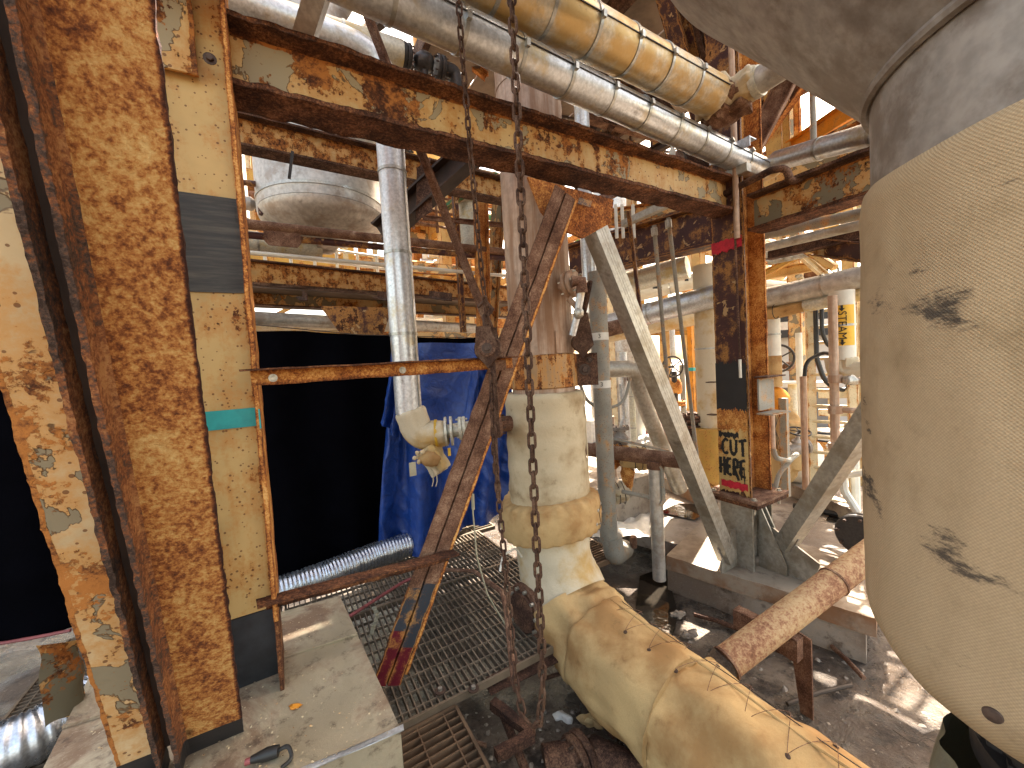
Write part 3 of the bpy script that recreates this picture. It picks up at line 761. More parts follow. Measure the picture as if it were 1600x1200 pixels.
# bracket channel on the column at the scorched height
bc = R0 + A*.0 - B*.17
mk('bracket', bar(new(), at(bc-A*.10, zz(617)), at(bc+A*.12, zz(617)), .012, .24, Z), 'grey_paint', colR)
mk('bracket_lip', bar(new(), at(bc-A*.12-B*.05, zz(645)), at(bc+A*.14-B*.05, zz(645)), .12, .012, Z), 'grey_paint', colR)
mk('bracket_lip', bar(new(), at(bc-A*.12-B*.03, zz(590)), at(bc+A*.14-B*.03, zz(590)), .10, .010, Z), 'rust_dark', colR)
for py, sg in ((597, 1), (650, 1)): mk('lug', bar(new(), fpt(-.12, zz(py)), fpt(-.19, zz(py)), .06, .008, Z), 'rust_dark', colR)
mk('conduit', tube(new(), [fpt(.075, zz(300), .02), fpt(.085, zz(560), .02)], .008, 8), 'rust_dark', colR)
mk('conduit_tip', tube(new(), [fpt(.085, zz(562), .02), fpt(.086, zz(590), .02)], .011, 8), 'white_pipe', colR)
# base plates and stub
zpl = z_base
t = thing('column_stub', 'grey stub with stiffener plates carrying the right column on the slab', 'column stub', at(R0, SLAB))
mk('base_plate', box(new(), at(R0, zpl-.014), .46, .42, .024), 'rust_brown', t); mk('base_plate', box(new(), at(R0, zpl-.044), .44, .40, .03), 'rust_edge', t)
for x, y in ((-.18, -.16), (-.18, .16), (.18, -.16), (.18, .16)): bolt(t, at(R0+A*x+B*y, zpl-.002), Z, .014, 'bolt_zinc'); mk('anchor_tip', tube(new(), [at(R0+A*x+B*y, zpl-.06), at(R0+A*x+B*y, zpl-.11)], .011, 8), 'bolt_zinc', t)
zs = zpl-.06
mk('web', bar(new(), at(R0, SLAB), at(R0, zs), .27, .012, B), 'hss', t)
for s_ in (-1, 1): mk('flange', bar(new(), at(R0+A*s_*.14, SLAB), at(R0+A*s_*.14, zs), .016, .25, B), 'hss', t)
for s_ in (-1, 1): mk('stiffener', poly(new(), [at(R0-A*.03*s_+B*-.10, SLAB+.0), at(R0-A*.03*s_-B*.30, SLAB), at(R0-A*.03*s_-B*.30, SLAB+.08), at(R0-A*.03*s_-B*.12, zs-.02)], A, .010), 'hss', t)
mk('gusset', poly(new(), [at(R0-B*.13, SLAB), at(R0-B*.46, SLAB), at(R0-B*.50, SLAB+.17), at(R0-B*.20, SLAB+.33), at(R0-B*.13, SLAB+.33)], A, .014), 'hss', t)
mk('gusset', poly(new(), [at(R0-A*.148, SLAB), at(R0-A*.36, SLAB), at(R0-A*.36, SLAB+.08), at(R0-A*.2, SLAB+.30), at(R0-A*.148, SLAB+.30)], B, .012), 'hss', t)

# galvanised box section braces
def hss(label, p0, p1, a, up, b=None):
    t = thing('tube_brace', label, 'brace', p0, 'new box section braces')
    mk('tube', bar(new(), p0, p1, a, b or a, up), 'hss', t)
    d, u, v = frame(p1-p0, up)
    for o in (u*a*.53, -u*a*.53): mk('weld_bead', bar(new(), p0+o, p0+o+d*.16, .008, .012, up, 12, 1, 1, .003, 60), 'stainless', t)
    for k in (-.18, .0, .2): mk('rib', bar(new(), p0+v*(b or a)*.502+u*k*a, p1+v*(b or a)*.502+u*k*a, a*.03, .002, up), 'hss', t)
    for k in (-.2, .02, .2): mk('rib', bar(new(), p0-v*(b or a)*.502+u*k*a, p1-v*(b or a)*.502+u*k*a, a*.03, .002, up), 'hss', t)
    return t
hb = at(R0-A*.34, SLAB+.02); q = P(924, 330, 2.36)
hss('new steel box brace running from the slab up to the rusty gusset plate', P(1137, 872, 3.0), P(918, 330, 2.32), .105, -B, .105)
hss('new steel box brace rising from the stub behind the canvas covered vessel', P(1226, 852, 2.9), P(1400, 590, 2.05), .105, V((-1, -.6, .6)), .105)

# node gusset and centre brace
gn = P(893, 300, 2.16)
t = thing('node_gusset', 'orange rusted gusset plate under the middle of the main beam', 'gusset plate', gn)
gp_ = [P(825, 276, 2.07), P(959, 312, 2.33), P(955, 348, 2.32), P(912, 372, 2.24), P(868, 356, 2.16), P(846, 330, 2.11)]
mk('plate', poly(new(), gp_, B, .014), 'rust_orange', t)
mk('blue_mark', poly(new(), [P(905, 309, 2.19), P(925, 314, 2.23), P(922, 324, 2.22), P(902, 318, 2.18)], -B, .002), 'blue_grey_paint', t)
pb, pt_ = P(604, 1072, 1.76), P(884, 300, 2.09)
t = thing('double_angle_brace', 'narrow double angle brace cut off at the bottom and sprayed red and black', 'brace', pb)
dd = pt_-pb
cuts_ = [(0, .10, 'maroon_spray', 'maroon sprayed cut end'), (.10, .18, 'blue_grey_paint', 'blue black painted band'), (.18, 1, 'rust_brown', None)]
d_, u_, v_ = frame(dd, -B)
for sgn in (1, -1):
    for c0, c1, mt, lb in (cuts_ if sgn < 0 else [(0, .07, 'maroon_spray', 'maroon sprayed cut end'), (.07, .19, 'blue_grey_paint', 'blue black painted band'), (.19, 1, 'rust_brown', None)]):
        p0, p1 = pb+dd*c0, pb+dd*c1
        pr = [(0, 0, .5), (.025, 0, 0), (.052, 0, 0), (.064, 0, 1), (.064, -.008, 1), (.03, -.008, 0), (.008, -.008, 0), (.008, -.064, .5), (0, -.064, .5)]
        bm = new(); prism(bm, [(x*sgn, y, e) for x, y, e in pr], p0+u_*sgn*.005, p1+u_*sgn*.005, -B, max(3, int(60*(c1-c0))), .0018, 16)
        mk('angle', bm, 'rust_orange' if sgn > 0 and c0 > .2 and False else mt, t, lb)
mk('leg_face', bar(new(), pb+dd*.02+u_*.0765-v_*.022, pt_+u_*.0765-v_*.022, .016, .045, -B, 60, 1, 3, .0015), 'rust_orange', t, 'bright orange rusted side leg')
for k in (.25, .5, .75): mk('spacer', box(new(), pb+dd*k-v_*.03, .01, .02, .05), 'rust_dark', t)

# two horizontal angles holding the cut brace
def hangle(label, p0, p1, a, mat, bolts, tip=None):
    t = thing('tie_angle', label, 'angle bar', p0)
    d, u, v = frame(p1-p0, Z); n_ = V((d.y, -d.x, 0)).normalized()
    if n_.y > 0: n_ = -n_
    mk('vertical_leg', bar(new(), p0, p1, .007, a, Z, 40, 1, 4, .0014), mat, t)
    mk('flat_leg', bar(new(), p0+Z*(a/2-.0035)-n_*-.035-d*.03, p1+Z*(a/2-.0035)+n_*.035+d*.03, .07, .006, Z, 40, 3, 1, .0014), 'rust_edge', t)
    for k in bolts: bolt(t, p0.lerp(p1, k)+n_*.004-Z*.006, n_, .0085, 'bolt_zinc', .008)
    return t
hangle('orange rusty angle bar bolted across from the tall cream column to the cut brace', P(392, 590, 1.36), P(800, 566, 1.95), .058, 'rust_orange', (.06, .49, .93))
hangle('brown rusty angle bar low between the column and the cut brace', P(416, 942, 1.42), P(700, 868, 1.86), .05, 'rust_edge', ())
mk('end_mark', box(new(), P(775, 571, 1.89)-B*.01, .10, .003, .052), 'rust_brown', bpy.data.objects['tie_angle'], 'brown bare end section')

# right beam running towards the vessel, and its neighbours
p1 = at(R0-B*.13, zb-.15); p2 = at(R0-B*2.6, zb-.17)
ibeam('steel_beam', 'cream beam with a rusty underside running from the right column towards the vessel', 'beam', p1, p2, .27, .20, .012, .02, 'rust_cream', nl=50, amp=.004, mats=('rust_cream', 'rust_dark', 'rust_edge'))
# ================================================================ centre pipe and its coverings
cp = P(847, 560, 2.6); cpx = V((cp.x, cp.y, 0))
zc_ = lambda py: zcol(cpx, 850, py)
z555, z606, z795, z855 = zc_(555), zc_(606), zc_(795), zc_(855)
rb = .208
t = thing('riser_pipe', 'large brown stained steel riser pipe rising through the frame', 'pipe', at(cpx, z606-.1))
for i, (a, b) in enumerate(((z606-.1, 3.4), (3.404, 4.6), (4.604, 6.4))): mk('pipe_section', tube(new(), [at(cpx, a), at(cpx, b)], rb, 48), 'wood_pipe', t, smooth=True)
mk('weld_ring', tube(new(), [at(cpx, 3.39), at(cpx, 3.415)], rb+.004, 48), 'wood_pipe', t, smooth=True)
# curved doubler plate above the clamp
def arc_plate(bm, c, r, a0, a1, z0, z1, th, n=12):
    o = []
    for i in range(n+1):
        a = a0+(a1-a0)*i/n; d = V((math.sin(a), -math.cos(a), 0)); o.append([bm.verts.new(at(c+d*k, z)) for k, z in ((r, z0), (r+th, z0), (r+th, z1), (r, z1))])
    for x, y in zip(o, o[1:]):
        for j in range(4): bm.faces.new((x[j], x[(j+1) % 4], y[(j+1) % 4], y[j]))
    bm.faces.new(o[0]); bm.faces.new(o[-1][::-1]); return bm
mk('doubler_plate', arc_plate(new(), cpx, rb, .35, 1.35, z555+.004, z555+.14, .008), 'wood_pipe', t, smooth=True)
cl = thing('pipe_clamp', 'rust streaked band clamp bolted round the brown riser pipe', 'clamp', at(cpx, z606))
rusty('clamp_rust', (.42, .27, .14), .52, .2, .55, 1.2, .005, streak=1.2)
mk('band', tube(new(), [at(cpx, z606+.004), at(cpx, z606+.01), at(cpx, z555-.006), at(cpx, z555)], [rb+.010, rb+.018, rb+.018, rb+.010], 48), 'clamp_rust', cl, smooth=True)
rt2 = V((.98, -.2, 0)).normalized()
for sx in (1, -1):
    e = cpx+rt2*sx*(rb+.075)
    mk('ear', box(new(), at(e, (z555+z606)/2), .15, .030, (z555-z606)*.96, rt2, V((.2, .98, 0))), 'rust_dark', cl)
    bolt(cl, at(e, (z555+z606)/2)+V((-.01, -.018, 0)), V((-.15, -1, 0)), .022, h=.03)
    bolt(cl, at(e+rt2*sx*.03, (z555+z606)/2+.06)+V((-.01, -.018, 0)), V((-.15, -1, 0)), .013, h=.03)

# canvas blanket (slightly irregular) on the riser
def blanket_profile(name, label, prof, c, mat, parent=None, amp=.012, n=64):
    bm = new(); lathe(bm, prof, c, Z, n, amp, 6); return mk(name, bm, mat, parent, smooth=True, auto=70)
nn = 26
t = thing('insulation_blanket', 'pale stained canvas blanket wrapped straight round the riser below the clamp', 'insulation', at(cpx, z795))
pr = [(rb, z606-.028), (.235, z606-.022), (.262, z606-.03)] + [(.264+.004*math.sin(i*1.3), z606-.03-(z606-.03-z795)*i/nn) for i in range(1, nn)] + [(.262, z795-.02), (.24, z795-.05)]
b_ = blanket_profile('canvas_wrap', '', [(r, z-z795) for r, z in pr], at(cpx, z795), 'canvas_pale', t, .010)
for a in (1.25,): mk('wrap_seam', bar(new(), at(cpx+V((math.sin(a), -math.cos(a), 0))*.267, z795), at(cpx+V((math.sin(a), -math.cos(a), 0))*.267, z606-.03), .012, .006, V((math.sin(a), -math.cos(a), 0)), 20, 1, 1, .003), 'canvas_white', t)
t = thing('insulation_collar', 'thick quilted canvas collar laced around the pipe flange', 'insulation', at(cpx, z855))
z855 = .545; H = .27
def colr(u, v):
    a = u*2*math.pi; k = v
    prof = .285+.055*math.sin(math.pi*min(1, max(0, k)))**.45
    ruff = .010*math.sin(a*26)*(abs(k-.5)*2)**3 + .008*noise.noise(V((math.cos(a)*3, math.sin(a)*3, k*3)))
    r = prof+ruff
    if k > .93: r -= .07*(k-.93)/.07
    if k < .07: r -= .05*(.07-k)/.07
    return at(cpx+V((math.sin(a), -math.cos(a), 0))*r, z855-.02+H*k+.012*math.sin(a*2+1)+.02*math.sin(a))
bm = new(); sheet(bm, colr, 150, 24); bmesh.ops.remove_doubles(bm, verts=bm.verts, dist=.0005)
mk('quilted_band', bm, 'canvas', t, smooth=True, auto=80)
def surf_btn(p, nrm, r=.010, parent=None, mat='bolt_zinc'): return mk('lacing_button', lathe(new(), [(r, 0), (r*.9, r*.35), (r*.4, r*.5)], p, nrm, 12), mat, parent, smooth=True)
lacep = []
for k, (a, v) in enumerate(((.98, .30), (1.18, .24), (1.02, .62), (1.24, .7), (1.4, .45))):
    p = colr(a/(2*math.pi), v); n_ = V((math.sin(a), -math.cos(a), 0)); surf_btn(p, n_, .011, t); lacep.append(p+n_*.006)
mk('lacing_wire', tube(new(), fillet([lacep[i] for i in (0, 1, 2, 3, 4)], .01, 3), .0018, 5), 'wire', t)

# canvas elbow and run
zr = -.02; z855 = .43
c0 = at(cpx, z855+.05); c1 = at(cpx-B*.03, zr+.16); c2 = at(cpx-B*.55, zr+.02); RD = V((.51, -.86, 0)).normalized(); RD = V((.67, -1.14, 0)).normalized(); c3 = at(cpx+RD*3.0, zr-.06)
pts = fillet([at(cpx, z855+.56), at(cpx+RD*.03, zr+.02), at(cpx+RD*1.0, zr-.01), c3], .50, 18)
def dense(pts, d):
    o = [pts[0]]
    for a, b in zip(pts, pts[1:]):
        n = max(1, int((b-a).length/d)); o += [a.lerp(b, (i+1)/n) for i in range(n)]
    return o
def canvas_tube(pts, r0, r1, amp=.012, n=64, wr=0., seed=0., puff=.0, d=.02):
    pts = dense(pts, d); N = len(pts); bm = new()
    u = (pts[1]-pts[0]).orthogonal().normalized(); rings = []; Ltot = N*d
    for i, p in enumerate(pts):
        t_ = (pts[min(i+1, N-1)]-pts[max(i-1, 0)]).normalized(); u = (u-t_*u.dot(t_)).normalized(); v = t_.cross(u)
        k = i/(N-1); r = r0+(r1-r0)*k; e = min(k, 1-k)*Ltot
        r *= 1-.10*max(0, 1-e/.025)**2
        ring = []
        for j in range(n):
            a = 2*math.pi*j/n; o = u*math.cos(a)+v*math.sin(a); x = p+o*r
            y = V((math.cos(a)*1.5, math.sin(a)*1.5, i*d*5+seed))
            h = amp*noise.noise(y*1.0)*1.6 + amp*.7*(1-abs(noise.noise(V((y.x*1.6, y.y*1.6, y.z*.9+y.x*.8)))*2.2))*.8 - amp*.3
            h += wr*math.exp(-e/.10)*math.sin(a*9+3*noise.noise(y))*.5
            ring.append(bm.verts.new(x+o*h))
        rings.append(ring)
    for a, b in zip(rings, rings[1:]):
        for j in range(n): bm.faces.new((a[j], a[(j+1) % n], b[(j+1) % n], b[j]))
    bm.faces.new(rings[0][::-1]); bm.faces.new(rings[-1]); return bm
t = thing('canvas_elbow', 'large canvas covered pipe elbow curving from the riser down to the lower right', 'insulated pipe', at(cpx-B*.3, zr-.2))
Lc = [0.]
for a, b in zip(pts, pts[1:]): Lc.append(Lc[-1]+(b-a).length)
def sub(s0_, s1_):
    def atp(s):
        for i in range(len(Lc)-1):
            if s <= Lc[i+1]: return pts[i].lerp(pts[i+1], (s-Lc[i])/(Lc[i+1]-Lc[i]))
        return pts[-1]
    return [atp(s0_)] + [p for p, l in zip(pts, Lc) if s0_ < l < s1_] + [atp(s1_)]
mk('canvas_wrap', canvas_tube(sub(.28, .92), .235, .262, .010, wr=.004), 'canvas_white', t, 'bleached upper section', smooth=True, auto=80)
mk('canvas_wrap', canvas_tube(sub(.905, 1.24), .262, .268, .032, wr=.018, seed=9), 'canvas', t, smooth=True, auto=80)
mk('canvas_wrap', canvas_tube(sub(1.22, Lc[-1]), .276, .268, .026, wr=.010, seed=21), 'canvas', t, smooth=True, auto=80)
# lacing along the top of the run
runs = sub(1.35, Lc[-1]-.2); rd = (runs[-1]-runs[0]).normalized(); side = A
def on_run(s, ang, off=.0):
    p = sub(1.25, 3.5); tot = sum((b-a).length for a, b in zip(p, p[1:])); q = s; i = 0
    while i < len(p)-2 and q > (p[i+1]-p[i]).length: q -= (p[i+1]-p[i]).length; i += 1
    d = (p[i+1]-p[i]).normalized(); c = p[i]+d*q; up_ = (Z-d*Z.dot(d)).normalized(); sd_ = d.cross(up_)
    return c+(up_*math.cos(ang)+sd_*math.sin(ang))*(.280+off), (up_*math.cos(ang)+sd_*math.sin(ang))
angL, angR = -.25, .58
sgn = 1 if on_run(.5, .5)[0].dot(A) > on_run(.5, -.5)[0].dot(A) else -1
bl, br_ = [], []
for k in range(11):
    p, n_ = on_run(.10+k*.15, sgn*angL, -.002); surf_btn(p, n_, .0105, t, 'bolt_dark'); bl.append(p+n_*.008)
    p, n_ = on_run(.16+k*.15, sgn*angR, -.002); surf_btn(p, n_, .0105, t, 'bolt_dark'); br_.append(p+n_*.008)
for k in range(10):
    for (sa, aa), (sb_, ab_) in (((.10+k*.15, angL), (.16+k*.15, angR)), ((.16+k*.15, angR), (.25+k*.15, angL))):
        pts_ = [on_run(sa+(sb_-sa)*i/8, sgn*(aa+(ab_-aa)*i/8), .008)[0] for i in range(9)]
        mk('lacing_wire', tube(new(), pts_, .0012, 5), 'rust_brown', t)
seamp = [on_run(.02+i*.08, sgn*(.17+.03*math.sin(i*.9)), .004)[0] for i in range(20)]
mk('lap_seam', tube(new(), seamp, .006, 6, amp=.002), 'canvas', t, smooth=True)
seamp = [on_run(.04+i*.08, sgn*(.36+.04*math.sin(i*.7+2)), .006)[0] for i in range(20)]
mk('lacing_wire', tube(new(), seamp, .0022, 6), 'wire', t)

# flanged branch behind the elbow
fc = P(826, 952, 2.42)
t = thing('branch_flange', 'round bolted flange half hidden behind the canvas elbow', 'flange', fc)
ax = V((-.80, -.55, .05)).normalized()
flange(t, fc, ax, .165, .035, 10, 'rust_brown', 'bolt_zinc')
mk('neck', tube(new(), [fc, fc-ax*.25], .10, 28), 'rust_brown', t, smooth=True); mk('blind_face', disc(new(), fc+ax*.05, ax, .12, .02), 'rust_dark', t, smooth=True)
t = thing('small_bent_tube', 'thin pale bent tube beside the canvas elbow', 'tube', P(795, 895, 2.3))
mk('tube_length', tube(new(), fillet([P(781, 893, 2.25), P(786, 868, 2.3), P(806, 856, 2.38), P(815, 870, 2.42)], .05), .007, 10), 'white_pipe', t, smooth=True)
# nozzle flange between brace and riser (left side)
nz_ = P(776, 664, 2.45)
t = thing('nozzle_stub', 'short flanged nozzle joining the silver pipe to the blanket wrapped riser', 'nozzle', nz_)
nd = (P(800, 662, 2.55)-P(700, 672, 2.5)).normalized()
flange(t, nz_, nd, .075, .03, 8, 'rust_brown'); mk('neck', tube(new(), [nz_, at(cpx, nz_.z)], .05, 20), 'rust_brown', t, smooth=True)

# vertical silver pipe with wrapped elbow
sp0 = P(636, 600, 2.5); spx = V((sp0.x, sp0.y, 0)); zsp = lambda py: zcol(spx, 645, py)
top = P(600, 112, 2.55); zt = zsp(105)
pe = P(345, 22, 2.05)
pts_ = [P(250, -30, 1.9), pe, at(spx, pe.z-.0), at(spx, zsp(648))]
k_ = at(spx, 0); pe2 = P(430, 45, lev(345, 22, 2.05, 430, 45))
start = at(spx, 0)+(-A)*1.4; zt = P(600, 90, spx.y).z
t = pipe('silver_riser', 'smooth silver clad pipe coming in at top left and dropping straight down in front of the black curtain', 'pipe',
     [at(spx-A*1.7+B*.0, zt+.10), at(spx-A*.1, zt), at(spx, zt-.0), at(spx, zsp(648))] if False else [at(spx-A*1.9, zt+.06), at(spx, zt), at(spx, zsp(645))], .083, 'white_jacket', seg=.52, bend=.22, buckle=False)
t['label'] = 'smooth silver clad pipe dropping straight down in front of the blue tarp'
mk('seam', bar(new(), at(spx+V((.078, -.036, 0)), zsp(645)), at(spx+V((.078, -.036, 0)), zt-.25), .005, .004, V((.9, -.4, 0))), 'band', t)
t = thing('wrapped_elbow', 'cream cloth wrapped elbow with a yellow strap at the foot of the silver pipe', 'insulated elbow', at(spx, zsp(700)))
e0 = at(spx, zsp(646)); e1 = P(655, 684, 2.5); e2 = P(693, 674, 2.5)
mk('cloth_wrap', canvas_tube(fillet([e0+Z*.02, e1, e2+nd*.02], .09, 8), .098, .082, .012, 36, wr=.01, d=.012), 'canvas_white', t, smooth=True, auto=70)
mk('yellow_strap', lathe(new(), [(.086, -.008), (.089, -.008), (.089, .008), (.086, .008)], P(682, 677, 2.5), nd, 28), 'yellow_strap', t)
mk('yellow_strap', box(new(), P(702, 706, 2.42), .018, .004, .05), 'yellow_strap', t)
for k in (0, .035): mk('clamp_ring', lathe(new(), [(.088, -.007), (.094, -.007), (.094, .007), (.088, .007)], P(697, 674, 2.5)+nd*k, nd, 28), 'jacket_cream', t, smooth=True)
t = thing('threaded_union', 'bolted union between the wrapped elbow and the brace', 'pipe fitting', P(715, 670, 2.5))
mk('neck', tube(new(), [P(700, 674, 2.5), P(735, 668, 2.5), P(760, 665, 2.47)], .045, 20), 'jacket_cream', t, smooth=True)
flange(t, P(722, 669, 2.5), nd, .075, .022, 8, 'jacket_cream', 'bolt_zinc')
t = thing('wrapped_valve', 'small cloth wrapped drain valve with metal tag under the wrapped elbow', 'valve', P(676, 738, 2.48))
mk('cloth_wrap', canvas_tube([P(668, 702, 2.5), P(676, 718, 2.48), P(688, 738, 2.46)], .085, .060, .03, 30, wr=.02, seed=5, d=.01), 'canvas_white', t, smooth=True, auto=60)
mk('wrap_lump', blob(new(), P(672, 716, 2.42), .07, .05, .045, .4, 18, 12), 'canvas', t, smooth=True)
for x, y in ((652, 708), (648, 716), (655, 722), (661, 706)): mk('tie_knot', blob(new(), P(x, y, 2.40), .014, .014, .014, .5, 40, 7), 'canvas_white', t, smooth=True)
for x in (676, 682): mk('loose_string', tube(new(), [P(x, 738, 2.42), P(x+1, 752, 2.42), P(x-1, 760, 2.42)], .003, 5), 'canvas_white', t)
mk('metal_tag', box(new(), P(645, 733, 2.38), .042, .002, .085), 'plastic_strip', t); mk('tag_wire', tube(new(), [P(643, 723, 2.38), P(648, 714, 2.4)], .0015, 5), 'wire', t)

# upper pipes
pp = lambda a, b: [P(*a), P(*b)]
bigY0 = 1.55
def levpath(px0, py0, Y0, px1, py1, ext0=0., ext1=0.):
    a = P(px0, py0, Y0); b = P(px1, py1, lev(px0, py0, Y0, px1, py1)); d = (b-a).normalized(); return a-d*ext0, b+d*ext1
a, b = levpath(760, 66, 1.80, 1187, 265, 1.3)
cS = b; dS2 = P(1365, 208, lev(1205, 256, cS.y, 1365, 208))
dirS2 = -B
t = pipe('silver_pipe', 'long dimpled silver pipe crossing below the largest overhead pipe', 'pipe', [a, b], R(57, 1.80)*1.02, 'galv', seg=.30, buckle=True, seam=.85, n=32)
mk('end_ring', lathe(new(), [(.07, -.01), (.092, -.01), (.092, .01), (.07, .01)], b, (b-a), 28), 'galv_gold', t)
t = pipe('silver_pipe', 'silver pipe branch running from the wrapped corner to the grey vessel neck', 'pipe', [P(1212, 252, cS.y-.06), P(1480, 176, 2.15)], .072, 'galv', seg=.36)
t = thing('wrapped_corner', 'taped corner joint where the two silver pipes meet', 'pipe joint', P(1198, 262, cS.y))
mk('cloth_wrap', canvas_tube(fillet([b-(b-a).normalized()*.01, P(1199, 266, cS.y+.02), P(1216, 251, cS.y-.07)], .05, 6), .075, .070, .012, 28, wr=.01, d=.012), 'canvas_white', t, smooth=True)
t = thing('pipe_shoe', 'folded metal saddle hugging the silver pipe above the beam', 'pipe support', P(1128, 245, 2.7))
pa = a.lerp(b, .90); dS = (b-a).normalized()
mk('saddle_plate', bar(new(), pa-dS*.02+Z*.07-B*.14, pa-dS*.02+Z*.07+B*.16, .09, .006, Z), 'galv', t); mk('saddle_side', bar(new(), pa-dS*.06+Z*.04-B*.14, pa-dS*.06+Z*.04+B*.16, .006, .07, Z), 'galv', t)
mk('crossarm', bar(new(), pa-Z*.11-B*.1, pa-Z*.11+B*1.1, .06, .06, Z), 'hss', t)
a, b = levpath(900, 40, 2.0, 1112, 150, 2.6)
pipe('large_clad_pipe', 'largest overhead clad pipe with a golden stained underside', 'pipe', [a, b], R(80, 2.0)*.89, 'galv_gold', seg=.27, buckle=True, seam=.80, n=40)
rbig = R(80, 2.0)*.89
t = thing('wrapped_elbow', 'crumpled silver and brown cloth elbow ending the largest overhead pipe', 'insulated elbow', P(1140, 150, b.y))
dB_ = (b-a).normalized(); cE = b+dB_*.16
mk('cloth_wrap', canvas_tube(fillet([b-dB_*.01, cE, cE-B*.20+Z*.015], .14, 10), rbig*.99, rbig*.80, .03, 48, wr=.03, seed=3, d=.012), 'canvas_white', t, smooth=True, auto=80)
bm = new(); 
mk('brown_wrap', canvas_tube(fillet([b+dB_*.01-Z*.03, cE-Z*.035+dB_*.01, cE-B*.14-Z*.03], .14, 10), rbig*.92, rbig*.75, .03, 48, wr=.03, seed=8, d=.012), 'rust_brown', t, smooth=True, auto=80)
p0 = cE-B*.18+Z*.01
mk('tie_strap', lathe(new(), [(rbig*.74, -.02), (rbig*.76, -.02), (rbig*.76, .02), (rbig*.74, .02)], p0-B*.02, B, 28), 'jacket_cream', t, smooth=True)
pipe('grey_branch_pipe', 'grey pipe leaving the crumpled elbow up behind the vessel cone', 'pipe', [p0, p0-B*1.7+Z*.05], rbig*.66, 'stainless_light', seg=.9)
# two pipes at top left
a, b = levpath(372, 4, 2.5, 628, 86, 1.0)
pipe('cream_pipe', 'dull cream clad pipe at top left ending in a black flanged valve', 'pipe', [a, b], .088, 'jacket_cream', seg=.42)
t = thing('black_valve', 'black flanged valve at the end of the cream clad pipe', 'valve', b)
dC = (b-a).normalized(); flange(t, b+dC*.03, dC, .085, .03, 8, 'dark_metal'); mk('body', blob(new(), b+dC*.16, .075, .075, .075, .15, 10, 12), 'dark_metal', t, smooth=True)
flange(t, b+dC*.29, dC, .08, .03, 8, 'dark_metal'); mk('bonnet', tube(new(), [b+dC*.16, b+dC*.16-Z*.20], .03, 12), 'dark_metal', t, smooth=True)
e = b+dC*.36; mk('elbow', tube(new(), fillet([b+dC*.30, e+dC*.06, e+dC*.07-Z*.16], .08), .05, 16), 'dark_metal', t, smooth=True)
pipe('drop_pipe', 'small grey pipe dropping from the black valve', 'pipe', [e+dC*.07-Z*.15, e+dC*.07-Z*.75], .03, 'stainless_light', seg=2, n=16)
# leaning grey box tube and long flat rod
strut('box_strut', 'grey square tube leaning above the left end of the main beam', 'strut', P(467, 88, 1.75), P(512, -60, 1.55), .075, 'hss', B, kind='box')
strut('long_rod', 'long dark angle bar slanting down in front of the silver pipe', 'angle bar', P(552, -40, 2.05), P(778, 540, 2.35), .036, 'rust_brown', -B, amp=.001)
# heavy dark brace behind
t = ibeam('heavy_brace', 'heavy black brown diagonal beam behind the silver pipe', 'brace', P(596, 366, 3.0), P(822, 158, 2.75), .16, .14, .012, .016, 'dark_steel', up=Z, nl=20)
mk('gusset', poly(new(), [P(652, 262, 2.86), P(672, 245, 2.86), P(676, 330, 2.86), P(650, 345, 2.88)], B, .012), 'rust_dark', t)

# ================================================================ canvas covered vessel on the right
vth = math.radians(60.2); VD = 1.34; vc = V((math.sin(vth)*VD, math.cos(vth)*VD, 0))
t = thing('grey_vessel', 'huge grey steel vessel with a coned underside above the canvas cover', 'vessel', at(vc, 1.5))
rn = .40
zn, zt_ = CAMZ+.538, CAMZ+.34
mk('neck', lathe(new(), [(rn, 0), (rn, .5), (rn, .8)], at(vc, zn-.8), Z, 128), 'stainless', t, smooth=True)
bm = new(); lathe(bm, [(rn-.005, 0), (rn+.004, 0), (rn+.284, .362), (rn+.45, .57), (rn+.47, .63), (rn+.47, 2.8), (rn, 2.81)], at(vc, zn), Z, 128); mk('cone', bm, 'stainless', t, smooth=True, auto=25)
bm = new(); torus(bm, at(vc, zn+.004), Z, rn+.006, .012, 128, 8); mk('weld_bead', bm, 'stainless', t, smooth=True)
t = thing('vessel_blanket', 'bulging woven canvas cover with black smears around the big vessel', 'insulation', at(vc, 1.1))
R1 = .420; zb_, zt2 = CAMZ-.76, CAMZ+.345
def vb(u, v):
    a = u*2*math.pi; h = noise.noise(V((math.cos(a)*2.2, math.sin(a)*2.2, v*1.8)))*.008+noise.noise(V((math.cos(a)*7, math.sin(a)*7, v*5)))*.004
    z = zb_+(zt2-zb_)*v; r = R1
    if v > .93: k = (v-.93)/.07; r = R1-(R1-rn-.004)*(1-math.sqrt(max(0, 1-k*k))); 
    if v < .17: k = (.17-v)/.17; r = R1-.15*k**2.6
    z += .006*math.sin(a*2)+.006*math.sin(a*5+1)
    return at(vc+V((math.sin(a), -math.cos(a), 0))*(r+h*(1 if v < .95 else .2)), z)
bm = new(); sheet(bm, vb, 260, 90); uv = bm.loops.layers.uv.new('UVMap')
for f in bm.faces:
    for l in f.loops:
        co = l.vert.co-at(vc, 0); a = math.atan2(co.x, -co.y); l[uv].uv = (a*R1, co.z)
o_ = mk('canvas_cover', bm, 'canvas_weave', t, smooth=True, auto=80)
for u, v in ((.845, .02),): pass
mk('snap_button', lathe(new(), [(.010, 0), (.009, .003), (.004, .004)], P(1551, 1117, .50), -V((math.sin(vth), math.cos(vth), 0)), 20), 'bolt_dark', t, smooth=True)
mk('vessel_bottom', lathe(new(), [(.27, 0), (.28, .06), (.28, .1)], at(vc, zb_-.03), Z, 64), 'dark_metal', t)
t = thing('lower_flange', 'dark bolted flange under the big canvas cover', 'flange', at(vc, .8))
